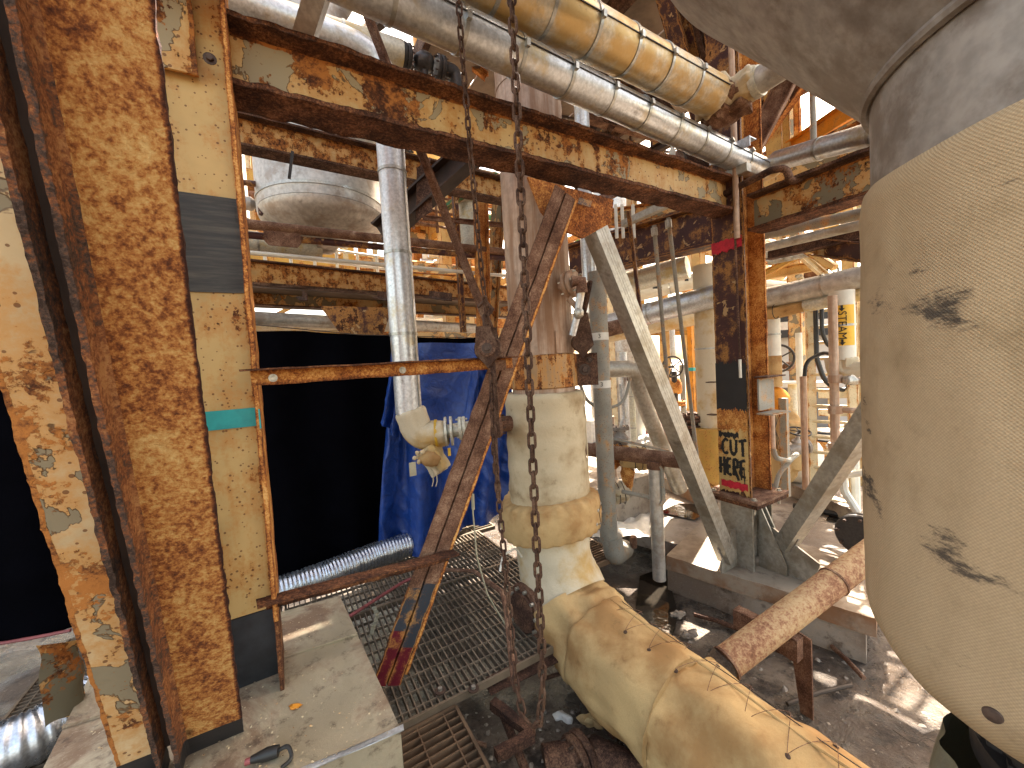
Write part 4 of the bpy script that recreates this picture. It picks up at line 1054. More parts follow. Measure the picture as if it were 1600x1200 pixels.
mk('flange_ring', lathe(new(), [(.25, 0), (.25, .05), (.2, .05)], at(vc, CAMZ-.90), Z, 64), 'dark_metal', t, smooth=True)
for i in range(24):
    a = i*2*math.pi/24; p = at(vc+V((math.sin(a), -math.cos(a), 0))*.22, CAMZ-.88); mk('stud', tube(new(), [p, p+Z*.07], .014, 12), 'dark_metal', t); mk('nut', lathe(new(), [(.022, 0), (.022, .03)], p+Z*.015, Z, 6), 'dark_metal', t)
mk('neck', tube(new(), [at(vc, CAMZ-.88), at(vc, CAMZ-.6)], .22, 48), 'dark_metal', t, smooth=True)
t = thing('lower_cover', 'dull green canvas cover sagging open below the big vessel', 'insulation', at(vc, .4))
def lc(u, v):
    a = u*2*math.pi; r = .285+.03*math.sin(v*3)+.02*noise.noise(V((math.cos(a)*3, math.sin(a)*3, v*3)))+.004*math.sin(a*22)*v**6
    return at(vc+V((math.sin(a), -math.cos(a), 0))*r, CAMZ-1.50+v*(.64+.05*math.sin(a*2+3)))
bm = new(); sheet(bm, lc, 140, 24); mk('canvas_sheet', bm, 'canvas_green', t, smooth=True, auto=80)

# ================================================================ curtain, tarp, duct
def cloth_sheet(name, label, cat, top_pts, bot_pts, mat, folds, amp, nu=160, nv=60, sag=0.02, seed=0):
    def lp(pts, u):
        x = u*(len(pts)-1); i = min(int(x), len(pts)-2); return pts[i].lerp(pts[i+1], x-i)
    bm = new()
    def f(u, v):
        p = lp(bot_pts, u).lerp(lp(top_pts, u), v); d = (lp(top_pts, min(1, u+.02))-lp(top_pts, max(0, u-.02))); n_ = d.cross(Z).normalized()
        a = amp*(1-.35*v)
        k = a*math.sin(u*folds*2*math.pi+2*noise.noise(V((u*4, v*1.5, seed)))) + a*.9*noise.noise(V((u*folds*.7, v*2, seed+4))) + a*.35*(1-abs(noise.noise(V((u*folds*1.5+v*3, v*5, seed)))*3))
        return p + n_*k + Z*(-sag*abs(math.sin(u*math.pi*6))*v**8)
    sheet(bm, f, nu, nv); return solo(name, label, cat, bm, mat, smooth=True)
g1 = G(-160, 1010, .01); g2 = G(90, 985, .01); g3 = G(620, 862, .01)
dcur = (g3-g2).normalized()
ztop = P(380, 508, (g2.lerp(g3, .5)).y).z
T1 = at(g2-dcur*1.8, 2.05); T2 = at(g3+dcur*.1, P(620, 528, g3.y).z)
cloth_sheet('black_curtain', 'black welding curtain hanging behind the columns', 'curtain', [at(g2-dcur*2.2, 2.45), at(g2.lerp(g3, .4), P(380, 505, g2.lerp(g3, .4).y).z), at(g3+dcur*.9, P(735, 528, (g3+dcur*.9).y).z)], [g2-dcur*2.2, g2.lerp(g3, .4), g3+dcur*.9+B*.2], 'black_cloth', 10, .05, 220, 40)
t = thing('curtain_wire', 'thin wire carrying the black curtain', 'wire', at(g2, 2.2)); mk('wire_run', tube(new(), [P(375, 505, 3.1), P(560, 523, 3.42), P(740, 528, 3.8)], .004, 6), 'wire', t)
def TP(px, py, Y): return P(px, py, Y)
cloth_sheet('blue_tarp', 'wrinkled royal blue tarp hanging beside the black curtain', 'tarp', [TP(612, 540, 3.35), TP(640, 536, 3.38), TP(745, 536, 3.5), TP(762, 545, 3.55), TP(800, 600, 3.6)],
            [TP(590, 866, 3.42), TP(640, 868, 3.42), TP(690, 850, 3.5), TP(740, 820, 3.6), TP(800, 800, 3.7)], 'blue_tarp', 4, .07, 200, 110, 0, 3)
cloth_sheet('tarp_flap', 'loose folded blue flap at the left edge of the blue tarp', 'tarp', [TP(618, 532, 3.30), TP(640, 545, 3.3)], [TP(596, 660, 3.30), TP(626, 690, 3.28)], 'blue_tarp', 2, .05, 30, 40, 0, 8)
# flexible duct
def duct(label, pts, r, group=None):
    t = thing('flexible_duct', label, 'duct', pts[len(pts)//2], 'silver flexible ducts on the floor')
    p = dense(fillet(pts, .4, 12), .006); bm = new(); rr = []
    for i, x in enumerate(p): rr.append(r*(1+.035*math.sin(i*.006/.028*2*math.pi)+.02*noise.noise(x*9)))
    tube(bm, p, rr, 30, amp=.004, freq=14); mk('ribbed_hose', bm, 'duct_foil', t, smooth=True, auto=80); return t
duct('silver ribbed duct on the floor reaching under the edge of the blue tarp', [G(300, 960, .1), G(415, 932, .1), G(505, 900, .1), G(585, 868, .1), G(640, 850, .1)], .105)
duct('silver ribbed duct at the far bottom left corner', [G(-180, 1250, .12), G(-40, 1190, .12), G(60, 1150, .12), G(150, 1085, .12)], .115)

# ================================================================ chains and hoist
def link_mesh(pitch, wd, r):
    bm = new(); pts_ = []; L2 = (pitch-wd+2*r)/2+r*1.0; n = 8; R2 = wd/2-r
    for k in range(n+1): a = math.pi*k/n; pts_.append(V((math.cos(a)*R2, 0, L2+math.sin(a)*R2)))
    for k in range(n+1): a = math.pi+math.pi*k/n; pts_.append(V((math.cos(a)*R2, 0, -L2+math.sin(a)*R2)))
    N = len(pts_); rings = []
    for i in range(N):
        t_ = (pts_[(i+1) % N]-pts_[i-1]).normalized(); u = V((0, 1, 0)); v = t_.cross(u)
        rings.append([bm.verts.new(pts_[i]+u*math.cos(b*math.pi/3)*r+v*math.sin(b*math.pi/3)*r) for b in range(6)])
    for i in range(N):
        a, b = rings[i], rings[(i+1) % N]
        for j in range(6): bm.faces.new((a[j], a[(j+1) % 6], b[(j+1) % 6], b[j]))
    bmesh.ops.recalc_face_normals(bm, faces=bm.faces)
    for f in bm.faces: f.smooth = True
    me = bpy.data.meshes.new('chain_link'); bm.to_mesh(me); bm.free(); me.materials.append(MATS['rust_chain']); return me
def chain(label, pts, pitch, wd, r, tw=.4):
    t = thing('chain', label, 'chain', min(pts, key=lambda p: p.z)); me = link_mesh(pitch, wd, r); base = t.location.copy()
    pts = dense(pts, pitch/6); s = 0.; L = [0.]
    for a, b in zip(pts, pts[1:]): L.append(L[-1]+(b-a).length)
    k, i = 0, 0
    while True:
        s = k*pitch
        if s > L[-1]: break
        while i < len(L)-2 and L[i+1] < s: i += 1
        p = pts[i].lerp(pts[i+1], (s-L[i])/max(1e-6, L[i+1]-L[i])); d = (pts[min(i+2, len(pts)-1)]-pts[max(0, i-1)]).normalized()
        o = bpy.data.objects.new('chain_link', me); C.objects.link(o); o.parent = t; o.location = p-base
        q = Z.rotation_difference(d) if d.z > -.999 else Matrix.Rotation(math.pi, 4, 'X').to_quaternion()
        ang = (math.pi/2 if k % 2 else 0)+tw+random.uniform(-.12, .12); o.rotation_mode = 'QUATERNION'
        o.rotation_quaternion = d.to_track_quat('Z', 'Y') @ Matrix.Rotation(ang, 4, 'Z').to_quaternion(); k += 1
    return t
Yc = 1.18
cb = P(833, 1138, 1.22)
chain('heavy rusty chain hanging from above in front of the riser', [P(798, -120, Yc), P(800, 10, Yc), P(822, 480, Yc), P(838, 850, Yc), P(846, 1000, Yc), P(848, 1080, Yc), P(843, 1125, Yc+.01), cb], .0405, .030, .0048)
chain('rusty chain strand hanging from the hook block down to the bottom of the loop', [P(768, 590, 1.75), P(772, 700, 1.7), P(786, 850, 1.6), P(798, 980, 1.5), P(806, 1070, 1.35), P(818, 1120, 1.25), cb], .040, .030, .0046)
chain('rusty chain hanging from above to the hook block behind the brace', [P(716, -60, 1.55), P(718, 30, 1.57), P(735, 240, 1.65), P(752, 420, 1.72), P(762, 505, 1.78)], .0395, .028, .0044)
hk = P(762, 545, 1.80)
t = thing('hook_block', 'rusted lever hoist with hook hanging behind the top of the cut brace', 'hoist', hk)
mk('body', disc(new(), hk, V((.1, -1, .1)), .062, .06, 20), 'rust_chain', t, smooth=True); mk('cover', disc(new(), hk+V((0, -.04, 0)), V((.1, -1, .1)), .04, .03, 14), 'rust_dark', t, smooth=True)
for s_ in (-.05, .05): mk('side_plate', poly(new(), [hk+V((-.03+s_*.3, s_, .10)), hk+V((.03+s_*.3, s_, .10)), hk+V((.06, s_, -.02)), hk+V((.0, s_, -.09)), hk+V((-.055, s_, -.02))], V((0, 1, 0)), .008), 'rust_chain', t)
bolt(t, hk+V((0, -.06, 0)), V((0, -1, 0)), .014)
mk('hook', tube(new(), [hk+Z*.09, hk+Z*.15+V((.0, 0, 0)), hk+Z*.18+V((.03, 0, 0)), hk+Z*.22+V((.0, 0, 0)), hk+Z*.19+V((-.035, 0, 0))], [.018, .016, .014, .012, .008], 10), 'rust_chain', t, smooth=True)
mk('lever', bar(new(), hk+V((.02, -.03, 0)), P(778, 684, 1.76), .024, .012, V((0, -1, 0))), 'rust_chain', t)
t = thing('lever_bar', 'thin rusty flat bar hanging beside the chain strand', 'bar', P(775, 790, 1.75))
mk('bar_length', bar(new(), P(768, 600, 1.82), P(779, 778, 1.8), .022, .010, V((0, -1, 0)), 10, 1, 1, .001), 'rust_chain', t)
def wirething(name, label, cat, pts, r, mat, fil=.1): 
    t = thing(name, label, cat, min(pts, key=lambda p: p.z)); mk('strand', tube(new(), fillet(pts, fil, 8), r, 8), mat, t, smooth=True); return t
wirething('cable', 'thin grey cable hanging from behind the brace to the grating', 'cable', [P(737, 755, 2.2), P(739, 800, 2.2), P(745, 870, 2.2), P(762, 930, 2.25), G(795, 985, .02)], .0045, 'plastic_strip', .3)
mk('ferrule', tube(new(), [P(738.5, 772, 2.2), P(739.5, 796, 2.2)], .009, 8), 'plastic_strip', bpy.data.objects['cable'])
wirething('rusty_bent_pipe', 'rusty bent pipe arching over the grating and ending under the chain', 'pipe', [G(690, 890, .10), G(740, 892, .16), P(786, 926, 1.95), P(792, 960, 1.85), P(803, 1064, 1.60)], .014, 'rust_brown', .12)
wirething('pink_hose', 'faded red hose crossing the grating behind the cut brace', 'hose', [G(450, 1010, .03), G(548, 962, .03), G(585, 938, .03), G(632, 908, .03), G(690, 888, .05)], .012, 'pink_hose', .2)
wirething('pink_hose', 'faded red hose at the far left below the curtain', 'hose', [G(-60, 1012, .03), G(10, 1004, .03), G(60, 995, .03), G(110, 985, .03)], .011, 'pink_hose', .2)
t = thing('plastic_strip', 'crumpled pale plastic strip lying on the grating', 'strip', G(588, 970, .0))
bm = new(); st_ = [G(584, 948, .03), G(590, 962, .012), G(584, 978, .02), G(580, 992, .006)]
row = []
for i, p in enumerate(dense(fillet(st_, .1, 5), .012)): 
    w_ = A*.014+Z*.008*math.sin(i*1.7); row.append((bm.verts.new(p-w_), bm.verts.new(p+w_)))
for a, b in zip(row, row[1:]): bm.faces.new((a[0], b[0], b[1], a[1]))
bmesh.ops.solidify(bm, geom=bm.faces[:], thickness=.002); mk('strip_body', bm, 'plastic_strip', t)
# ================================================================ background, left of the riser
def lvl(label, x0, y0, Y0, x1, y1, hpx, mat, b=.16, ext=(0, 0), d=None, **k):
    p, q = levpath(x0, y0, Y0, x1, y1, *ext); d = d or hpx/F*Y0
    return ibeam('steel_beam', label, 'beam', p, q, d, b, .010, max(.01, d*.07), mat, **k)
lvl('speckled rusty cream beam just under and behind the main beam', 355, 203, 2.75, 780, 298, 50, 'rust_speck', .14, (.6, .6), mats=('rust_speck', 'rust_dark', 'rust_dark'))
lvl('cream platform beam pitted with round rust spots above the black curtain', 372, 424, 3.5, 780, 460, 38, 'rust_speck', .12, (.9, 1.2), mats=('rust_speck', 'rust_dark', 'rust_dark'))
lvl('dark shaded beam under the platform behind the black curtain', 380, 462, 4.1, 780, 486, 30, 'rust_cream', .14, (1.0, 1.0), mats=('rust_cream', 'rust_dark', 'rust_dark'))
def lpipe(name, label, x0, y0, Y0, x1, y1, wpx, mat, cat='pipe', ext=(0, 0), seg=3., bands=False, **k):
    p, q = levpath(x0, y0, Y0, x1, y1, *ext); return pipe(name, label, cat, [p, q], R(wpx, Y0), mat, seg=seg, bands=bands, n=20, **k)
lpipe('rail_pipe', 'dark rusty pipe running above the platform beam under the hanging tank', 366, 348, 3.3, 780, 393, 15, 'rust_brown', ext=(.5, .5))
lpipe('rail_pipe', 'maroon scaling pipe just below the dark rusty pipe', 366, 365, 3.36, 780, 403, 11, 'rust_maroon', ext=(.5, .5))
lpipe('white_conduit', 'thin white conduit just above the spotted platform beam', 370, 393, 3.3, 780, 430, 7, 'white_pipe', ext=(.5, .5))
p = P(442, 374, 3.2); solo('hanger_plate', 'small rounded rusty plate with two bolts hanging from the maroon pipe', 'plate', poly(new(), [p+A*x+Z*z for x, z in ((-.13, .06), (.13, .06), (.13, -.02), (.10, -.055), (-.10, -.055), (-.13, -.02))], B, .012), 'rust_brown')
p, q = levpath(330, 372, 3.9, 502, 389, .2)
pipe('clad_pipe', 'short cream clad pipe end left of the silver riser', 'pipe', [p, q], .105, 'jacket_cream', seg=.6)
d = (q-p).normalized(); t = thing('pipe_elbow', 'grey bare elbow on the end of the short cream clad pipe', 'pipe', q); mk('elbow', tube(new(), fillet([q, q+d*.12, q+d*.14+Z*.25], .1), .055, 18), 'stainless_light', t, smooth=True)
# hanging tank
tc = P(504, 300, 4.3); tr = R(176, 4.3); t = thing('hanging_tank', 'grey cream tank with a dished bottom hanging behind the beams', 'tank', tc)
zc2_ = at(tc, P(504, 298, 4.3-tr).z)
mk('shell', lathe(new(), [(tr, 0), (tr*1.0, .10), (tr*1.003, .11), (tr, .12), (tr, 2.6)], zc2_, Z, 72), 'stainless_light', t, smooth=True)
mk('dished_bottom', lathe(new(), [(tr*math.sin(a), -tr*.42*math.cos(a)) for a in [i*math.pi/2/14 for i in range(15)]], zc2_-Z*.004, Z, 72), 'stainless_light', t, smooth=True)
mk('weld_band', lathe(new(), [(tr+.002, .09), (tr+.008, .09), (tr+.008, .12), (tr+.002, .12)], zc2_, Z, 72), 'band', t, smooth=True); mk('drain_boss', tube(new(), [zc2_-Z*(tr*.5), zc2_-Z*tr*.38], .10, 24), 'stainless', t)
def vpipe(name, label, px, py, Y, y0, y1, wpx, mat, cat='pipe', seg=3., bands=False, group=None, **k):
    p = P(px, py, Y); c = V((p.x, p.y, 0)); za, zb2 = zcol(c, px, y1), zcol(c, px, y0)
    return pipe(name, label, cat, [at(c, max(za, PIT-.1)), at(c, zb2)], R(wpx, Y), mat, group=group, seg=seg, bands=bands, n=20, **k)
vpipe('vertical_pipe', 'pale grey vertical pipe immediately right of the tall cream column', 372, 280, 4.6, 150, 342, 22, 'stainless_light', bands=True, seg=.6)
t = vpipe('red_pipe', 'scaling dark red pipe left of the hanging tank', 405, 280, 3.9, 200, 336, 10, 'rust_maroon'); mk('branch', tube(new(), [P(405, 288, 3.9), P(355, 282, 3.8)], .028, 12), 'rust_maroon', t, smooth=True)
t = valve('flanged_valve', 'small grey flanged valve between the red pipe and the tank', P(388, 318, 4.2), A, .06, 'stainless')
bar_ = bar(new(), P(457, 238, 2.9), P(452, 278, 2.9), .05, .02, A); solo('hanger', 'short black channel hanger below the speckled beam', 'hanger', bar_, 'dark_metal')
lpipe('grey_pipe', 'long grey pipe along the top of the black curtain', 380, 497, 3.7, 720, 512, 23, 'stainless_light', ext=(1., .6), seg=1.2, bands=True)
p = P(562, 500, 3.6); solo('gusset_plate', 'tapered rusty red gusset plate above the black curtain', 'gusset plate', poly(new(), [p+A*x+Z*z for x, z in ((-.32, .12), (.30, .12), (.2, -.14), (-.16, -.14))], B, .02), 'rust_maroon')
for i, (x, lab) in enumerate(((480, 'left'), (610, 'middle'), (700, 'right'))):
    a = P(x, 470, 3.7); t = strut('platform_bracket', 'dark angled bracket under the platform, %s one of three' % lab, 'bracket', a+Z*.12+B*.5, a-Z*.02-B*.1, .07, 'rust_dark', Z, group='platform brackets')
# dark platform deck over the curtain
p, q = levpath(300, 440, 3.55, 800, 474); bm = bar(new(), p+B*.75+Z*.02, q+B*.75+Z*.02, 1.3, .03, Z)
solo('platform_deck', 'dark underside of the steel platform behind the spotted beam', 'platform', bm, 'roof_sheet')
# uprights and diagonals seen between
def post(label, px, py, Y, y0, y1, wpx, mat, cat='post', name='post', group=None, lean=0., d=None):
    a, b = P(px, py, Y), None; c = V((a.x, a.y, 0)); za, zb2 = max(PIT-.1, zcol(c, px, y1)), zcol(c, px, y0); w_ = R(wpx, Y)*2
    if w_ > .09: return ibeam(name, label, cat, at(c, za), at(c+V((lean, 0, 0)), zb2), w_, d or w_*.9, .01, .012, mat, up=A, group=group)
    return solo(name, label, cat, bar(new(), at(c, za), at(c+V((lean, 0, 0)), zb2), w_, w_*.8, A), mat, group)
post('rust orange diagonal post left of the brown riser', 745, 430, 4.4, 275, 700, 18, 'rust_orange', lean=.10)
post('peeling cream angle leaning behind the riser', 757, 400, 4.9, 280, 540, 16, 'rust_cream', lean=.25)
post('thin dark upright left of the riser', 712, 330, 4.5, 285, 520, 9, 'rust_maroon')
post('bright green post left of the riser', 722, 325, 5.2, 290, 400, 11, 'green_paint', 'post')
post('slim green post hard against the riser', 776, 330, 5.6, 270, 420, 8, 'green_paint', 'post')
strut('green_diagonal', 'green diagonal bar beside the heavy dark brace', 'brace', P(690, 330, 4.8), P(742, 290, 4.7), .10, 'green_paint', Z, kind='flat', t=.05)
lvl('thin rusty rail passing behind the riser at left', 660, 340, 4.3, 790, 352, 7, 'rust_brown', .04)
pipe('duct_box', 'small cream duct outlet standing behind the heavy brace', 'duct', [P(730, 400, 5.0), P(732, 320, 5.0)], .14, 'jacket_cream', seg=3, bands=False)
mk('hood', lathe(new(), [(.14, 0), (.22, .02), (.14, .12)], P(732, 322, 5.0), Z, 24), 'jacket_cream', bpy.data.objects['duct_box'])
# yellow-painted tank bottoms and cream steel far behind, left
for i, (px, py, Y, r_, lab) in enumerate(((430, 335, 9., 1.3, 'yellow tank far behind the hanging tank'), (655, 345, 10., 1.0, 'yellow tank far behind the silver riser'))):
    c = P(px, py, Y); solo('yellow_tank', lab, 'tank', lathe(new(), [(0, -r_*.4), (r_*.7, -r_*.3), (r_, 0), (r_, 1.2), (r_*.6, 1.5), (0, 1.6)], c, Z, 36), 'yellow_paint', smooth=True)
k = 0
desc = ['cream', 'rusty cream', 'yellow', 'brown', 'pale', 'orange']
for (px, Y, y0, y1, w_, mat, lab) in ((655, 6.0, 30, 200, 10, 'yellow_paint', 'yellow upright seen under the silver pipe, left of three'), (690, 6.4, 20, 190, 12, 'cream_clean', 'cream upright seen under the silver pipe, middle of three'), (725, 6.2, 40, 215, 14, 'yellow_paint', 'yellow upright beside the riser, right of three'),
        (675, 5.2, 60, 150, 6, 'rust_brown', 'thin brown rod behind the black valve'), (560, 7.5, 200, 420, 12, 'cream_clean', 'cream post right of the hanging tank'), (606, 5.6, 250, 400, 9, 'rust_orange', 'narrow rusty post left of the silver riser'),
        (390, 7.5, 210, 420, 12, 'cream_light', 'pale post behind the red pipe'), (590, 6.6, 380, 520, 8, 'cream_light', 'slim pale post above the curtain, left of the silver riser'), (540, 6.0, 385, 410, 8, 'cream_light', 'stub pale post just above the conduit'),
        (930, 6.0, 60, 300, 12, 'cream_clean', 'cream post behind the big pipes'), (985, 6.8, 110, 420, 12, 'cream_light', 'pale post seen in the bright gap above the main beam'), (1030, 5.4, 200, 340, 12, 'cream_clean', 'cream stub post left of the right column'),
        (1215, 5.0, 110, 330, 26, 'cream_clean', 'cream channel post behind the wrapped corner joint'), (1245, 5.6, 60, 240, 8, 'rust_orange', 'thin orange post near the cone of the vessel')):
    post(lab, px, (y0+y1)/2, Y, y0, y1, w_, mat, group=None, name='upright')
lvl('cream header beam far behind under the silver pipe', 600, 150, 6.5, 770, 190, 14, 'yellow_paint', .1, (.3, .3))
lvl('brown header beam under the silver pipe', 650, 80, 6.0, 760, 125, 9, 'rust_brown', .08)

# ================================================================ behind, between the riser and the right column
vpipe('silver_vertical_pipe', 'slim silver vertical pipe right of the riser above the main beam', 908, 160, 3.3, -40, 440, 22, 'white_jacket', seg=1.1, bands=True)
lvl('heavy dark beam behind the long box brace', 905, 408, 4.6, 1120, 352, 46, 'rust_maroon', .2, (.6, .6), mats=('rust_maroon', 'rust_dark', 'rust_dark')) if False else None
def lineB(name, label, x0, y0, x1, Y0, wpx, mat, y1=None, **k):
    """level run along B through a pixel"""
    p = P(x0, y0, Y0); r_ = ray(x1, y0); s_ = (r_.x*p.y-p.x)/((-B).x - r_.x*(-B).y); return p, p-B*s_
def runB(kind, name, label, x0, y0, Y0, x1, wpx, mat, dy=0., ext=(0.3, 0.3), **k):
    p, q = lineB(None, None, x0, y0, x1, Y0, wpx, mat); q = q+Z*(dy*q.y/F); d = (q-p).normalized(); p, q = p-d*ext[0], q+d*ext[1]
    h = wpx/F*Y0
    if kind == 'pipe': return pipe(name, label, 'pipe', [p, q], h/2, mat, n=22, **k)
    return ibeam(name, label, 'beam', p, q, h, k.pop('b', h*.7), .012, max(.012, h*.07), mat, **k)
def seg_pipe(name, label, pts, wpx, mat, seg=.6, bands=True, **k): return pipe(name, label, 'pipe', [P(*a) for a in pts], R(wpx, pts[0][2]), mat, seg=seg, bands=bands, n=22, **k)
def seg_beam(label, a, b, hpx, mat, bf=.16, name='steel_beam', cat='beam', **k):
    h = hpx/F*a[2]; return ibeam(name, label, cat, P(*a), P(*b), h, bf, .012, max(.012, h*.07), mat, **k)
seg_beam('heavy dark maroon beam crossing behind the long box brace', (890, 412, 5.0), (1140, 345, 3.9), 52, 'rust_maroon', .22)
seg_beam('shaded cream beam seen under the heavy dark beam', (930, 345, 5.6), (1110, 318, 4.8), 24, 'rust_cream', .15)
seg_pipe('clad_pipe', 'grey clad pipe just under the heavy dark beam', [(930, 455, 5.2), (1075, 417, 4.5)], 30, 'jacket_cream')
seg_pipe('clad_pipe', 'bluish silver clad pipe crossing left of the right column', [(930, 512, 5.0), (1120, 462, 4.1)], 30, 'galv')
seg_pipe('clad_pipe', 'lower beige clad pipe below the bluish silver one', [(930, 528, 5.6), (1105, 492, 5.0)], 22, 'canvas_white')
seg_pipe('marked_pipe', 'pale pipe with black flow arrows behind the thin rods', [(990, 460, 5.8), (1110, 432, 5.3)], 24, 'white_pipe')
for x, y in ((1028, 449), (1078, 437)):
    p = P(x, y, 5.33); solo('flow_arrow', 'black flow arrow sticker on the pale pipe, %s one' % ('left' if x < 1050 else 'right'), 'sticker', poly(new(), [p+V((a, 0, b)) for a, b in ((-.07, .015), (.0, .015), (.0, .04), (.06, 0), (.0, -.04), (.0, -.015), (-.07, -.015))], V((0, 1, 0)), .004), 'black_spray')
seg_pipe('brown_pipe', 'brown bare pipe stub passing behind the thin pole', [(905, 525, 3.6), (990, 505, 3.9)], 24, 'rust_brown', bands=False, seg=3)
seg_pipe('brown_pipe', 'olive brown pipe turning down behind the long box brace', [(905, 578, 3.5), (990, 576, 3.6), (1010, 640, 3.75), (1062, 765, 4.0)], 26, 'hss', bands=False, seg=9, bend=.12)
strut('rust_rod', 'dark rusty rod hanging left of two thin grey rods', 'rod', P(982, 330, 3.4), P(1002, 500, 3.6), .03, 'rust_maroon', kind='box')
for a, b, l in (((1022, 352, 3.3), (1052, 700, 3.6), 'left'), ((1044, 340, 3.3), (1090, 720, 3.7), 'right')):
    t = thing('hanging_rod', 'thin grey hanging pipe, %s one of the two beside the right column' % l, 'rod', P(*b)); mk('rod_length', tube(new(), [P(*a), P(*b)], .017, 12), 'grey_paint', t, smooth=True)
    mk('coupling', tube(new(), [P(a[0], a[1]+4, a[2]-.0), P(a[0]+1, a[1]+16, a[2])], .026, 10), 'bolt_zinc', t)
for x, l in ((963, 'left'), (973, 'middle'), (990, 'right')): vpipe('short_tube', 'white short tube hanging under the main beam, %s of three' % l, x, 350, 4.2, 320, 372, 5, 'white_pipe', group='short white tubes')
# gauge connection on the riser
p0 = P(868, 452, 2.5); p1 = P(893, 444, 2.35)
t = thing('flanged_tapping', 'small flanged tapping with a silver tube on the side of the riser', 'pipe fitting', p1); ax = (p1-p0).normalized()
mk('nozzle', tube(new(), [p0-ax*.03, p1], .032, 16), 'wood_pipe', t, smooth=True); flange(t, p1, V((.75, -.65, .1)), .082, .03, 6, 'wood_pipe', 'bolt_zinc')
mk('tee', tube(new(), [P(893, 440, 2.25), P(908, 440, 2.25), P(909, 458, 2.25)], .035, 14), 'rust_brown', t, smooth=True)
mk('silver_tube', tube(new(), [P(908, 455, 2.25), P(902, 492, 2.28), P(894, 524, 2.3)], [.024, .022, .02], 14), 'galv', t, smooth=True); mk('joint', blob(new(), P(904, 490, 2.24), .03, .03, .03, .3, 30, 8), 'bolt_zinc', t, smooth=True)
mk('nipple', tube(new(), [P(888, 466, 2.3), P(903, 482, 2.3)], .018, 10), 'wood_pipe', t)
hk2 = P(908, 535, 2.45)
t = thing('hook_block', 'dark rusty hook block hanging just right of the riser clamp', 'hoist', hk2); mk('body', disc(new(), hk2, V((.1, -1, .1)), .06, .05, 18), 'rust_dark', t, smooth=True)
mk('side_plate', poly(new(), [hk2+V((a, -.035, b)) for a, b in ((-.03, .16), (.04, .18), (.07, -.02), (0, -.10), (-.06, -.02))], V((0, -1, 0)), .01), 'rust_chain', t); mk('hanger_bar', bar(new(), hk2+Z*.08, P(922, 440, 2.55), .03, .02, A), 'rust_dark', t)
vpipe('thin_pole', 'tall pale pole with two white number bands standing right of the riser', 942, 640, 3.2, 425, 846, 27, 'grey_paint')
pl = bpy.data.objects['thin_pole']; 
for py in (526, 600):
    c = P(939 if py < 560 else 942, py, 3.2); plc = V((P(942, 640, 3.2).x, P(942, 640, 3.2).y, 0)); zq = zcol(plc, 940, py); rr = R(27, 3.2)
    bnd = mk('number_band', tube(new(), [at(plc, zq-.03), at(plc, zq+.03)], rr+.003, 20), 'label_white', pl, smooth=True)
def text_mesh(name, s_, c, right, upd, size, mat, parent, off=.0, extr=.0006):
    cu = bpy.data.curves.new(name, 'FONT'); cu.body = s_; cu.size = size; cu.align_x = 'CENTER'; cu.align_y = 'CENTER'; cu.extrude = extr; cu.resolution_u = 3
    ob = bpy.data.objects.new(name, cu); C.objects.link(ob); bpy.context.view_layer.update()
    me = bpy.data.meshes.new_from_object(ob.evaluated_get(bpy.context.evaluated_depsgraph_get())); C.objects.unlink(ob); bpy.data.objects.remove(ob)
    nrm = right.cross(upd).normalized(); M = Matrix((right.normalized(), upd.normalized(), nrm)).transposed().to_4x4(); M.translation = c+nrm*off-wloc(parent)
    me.transform(M); me.materials.clear(); me.materials.append(MATS[mat]); me.name = name; o = bpy.data.objects.new(name, me); C.objects.link(o); o.parent = parent; return o
for py in (526, 600):
    zq = zcol(plc, 940, py); cc = at(plc, zq); vd = (CAM-cc); vd.z = 0; vd.normalize(); rgt = Z.cross(vd)
    text_mesh('number', '3', cc+vd*(rr+.004), rgt, Z, .05, 'black_spray', pl)
t = thing('elbow_fitting', 'pale elbow at the foot of the thin pole', 'pipe elbow', P(950, 850, 3.3)); mk('elbow', tube(new(), fillet([P(956, 838, 3.2), P(960, 868, 3.2), P(975, 858, 3.5)], .1), .085, 20), 'grey_paint', t, smooth=True)
wirething('hose_loop', 'grey hose looping behind the thin pole', 'hose', [P(905, 596, 3.4), P(915, 625, 3.4), P(938, 640, 3.4), P(975, 632, 3.5), P(985, 590, 3.5)], .014, 'grey_paint', .2)
# insulated column at 1105
vpipe('clad_column', 'beige clad vertical pipe standing left of the right column', 1105, 560, 4.3, 415, 672, 33, 'canvas_white', seg=.75, bands=True)
t = vpipe('yellow_sleeve', 'yellow painted sleeve at the base of the beige clad vertical pipe', 1108, 715, 4.25, 668, 765, 40, 'yellow_paint')
post('orange pole in the bright gap behind the right column', 1080, 560, 6.0, 430, 680, 8, 'orange_paint', name='pole'); 
mk('teal_band', box(new(), P(1082, 577, 5.9), .10, .10, .05), 'teal_tape', bpy.data.objects['pole'])
t = thing('gate_valve', 'black handwheel valve in the bright gap left of the right column', 'valve', P(1052, 600, 4.8))
handwheel(t, P(1051, 573, 4.75), V((.05, -1, .05)), .125); mk('body', blob(new(), P(1055, 603, 4.9), .09, .09, .11, .3, 10, 12), 'rust_orange', t, smooth=True); mk('stem', tube(new(), [P(1053, 580, 4.85), P(1056, 640, 4.9)], .035, 10), 'dark_metal', t)
flange(t, P(1057, 630, 4.9), Z, .11, .03, 6, 'rust_orange')
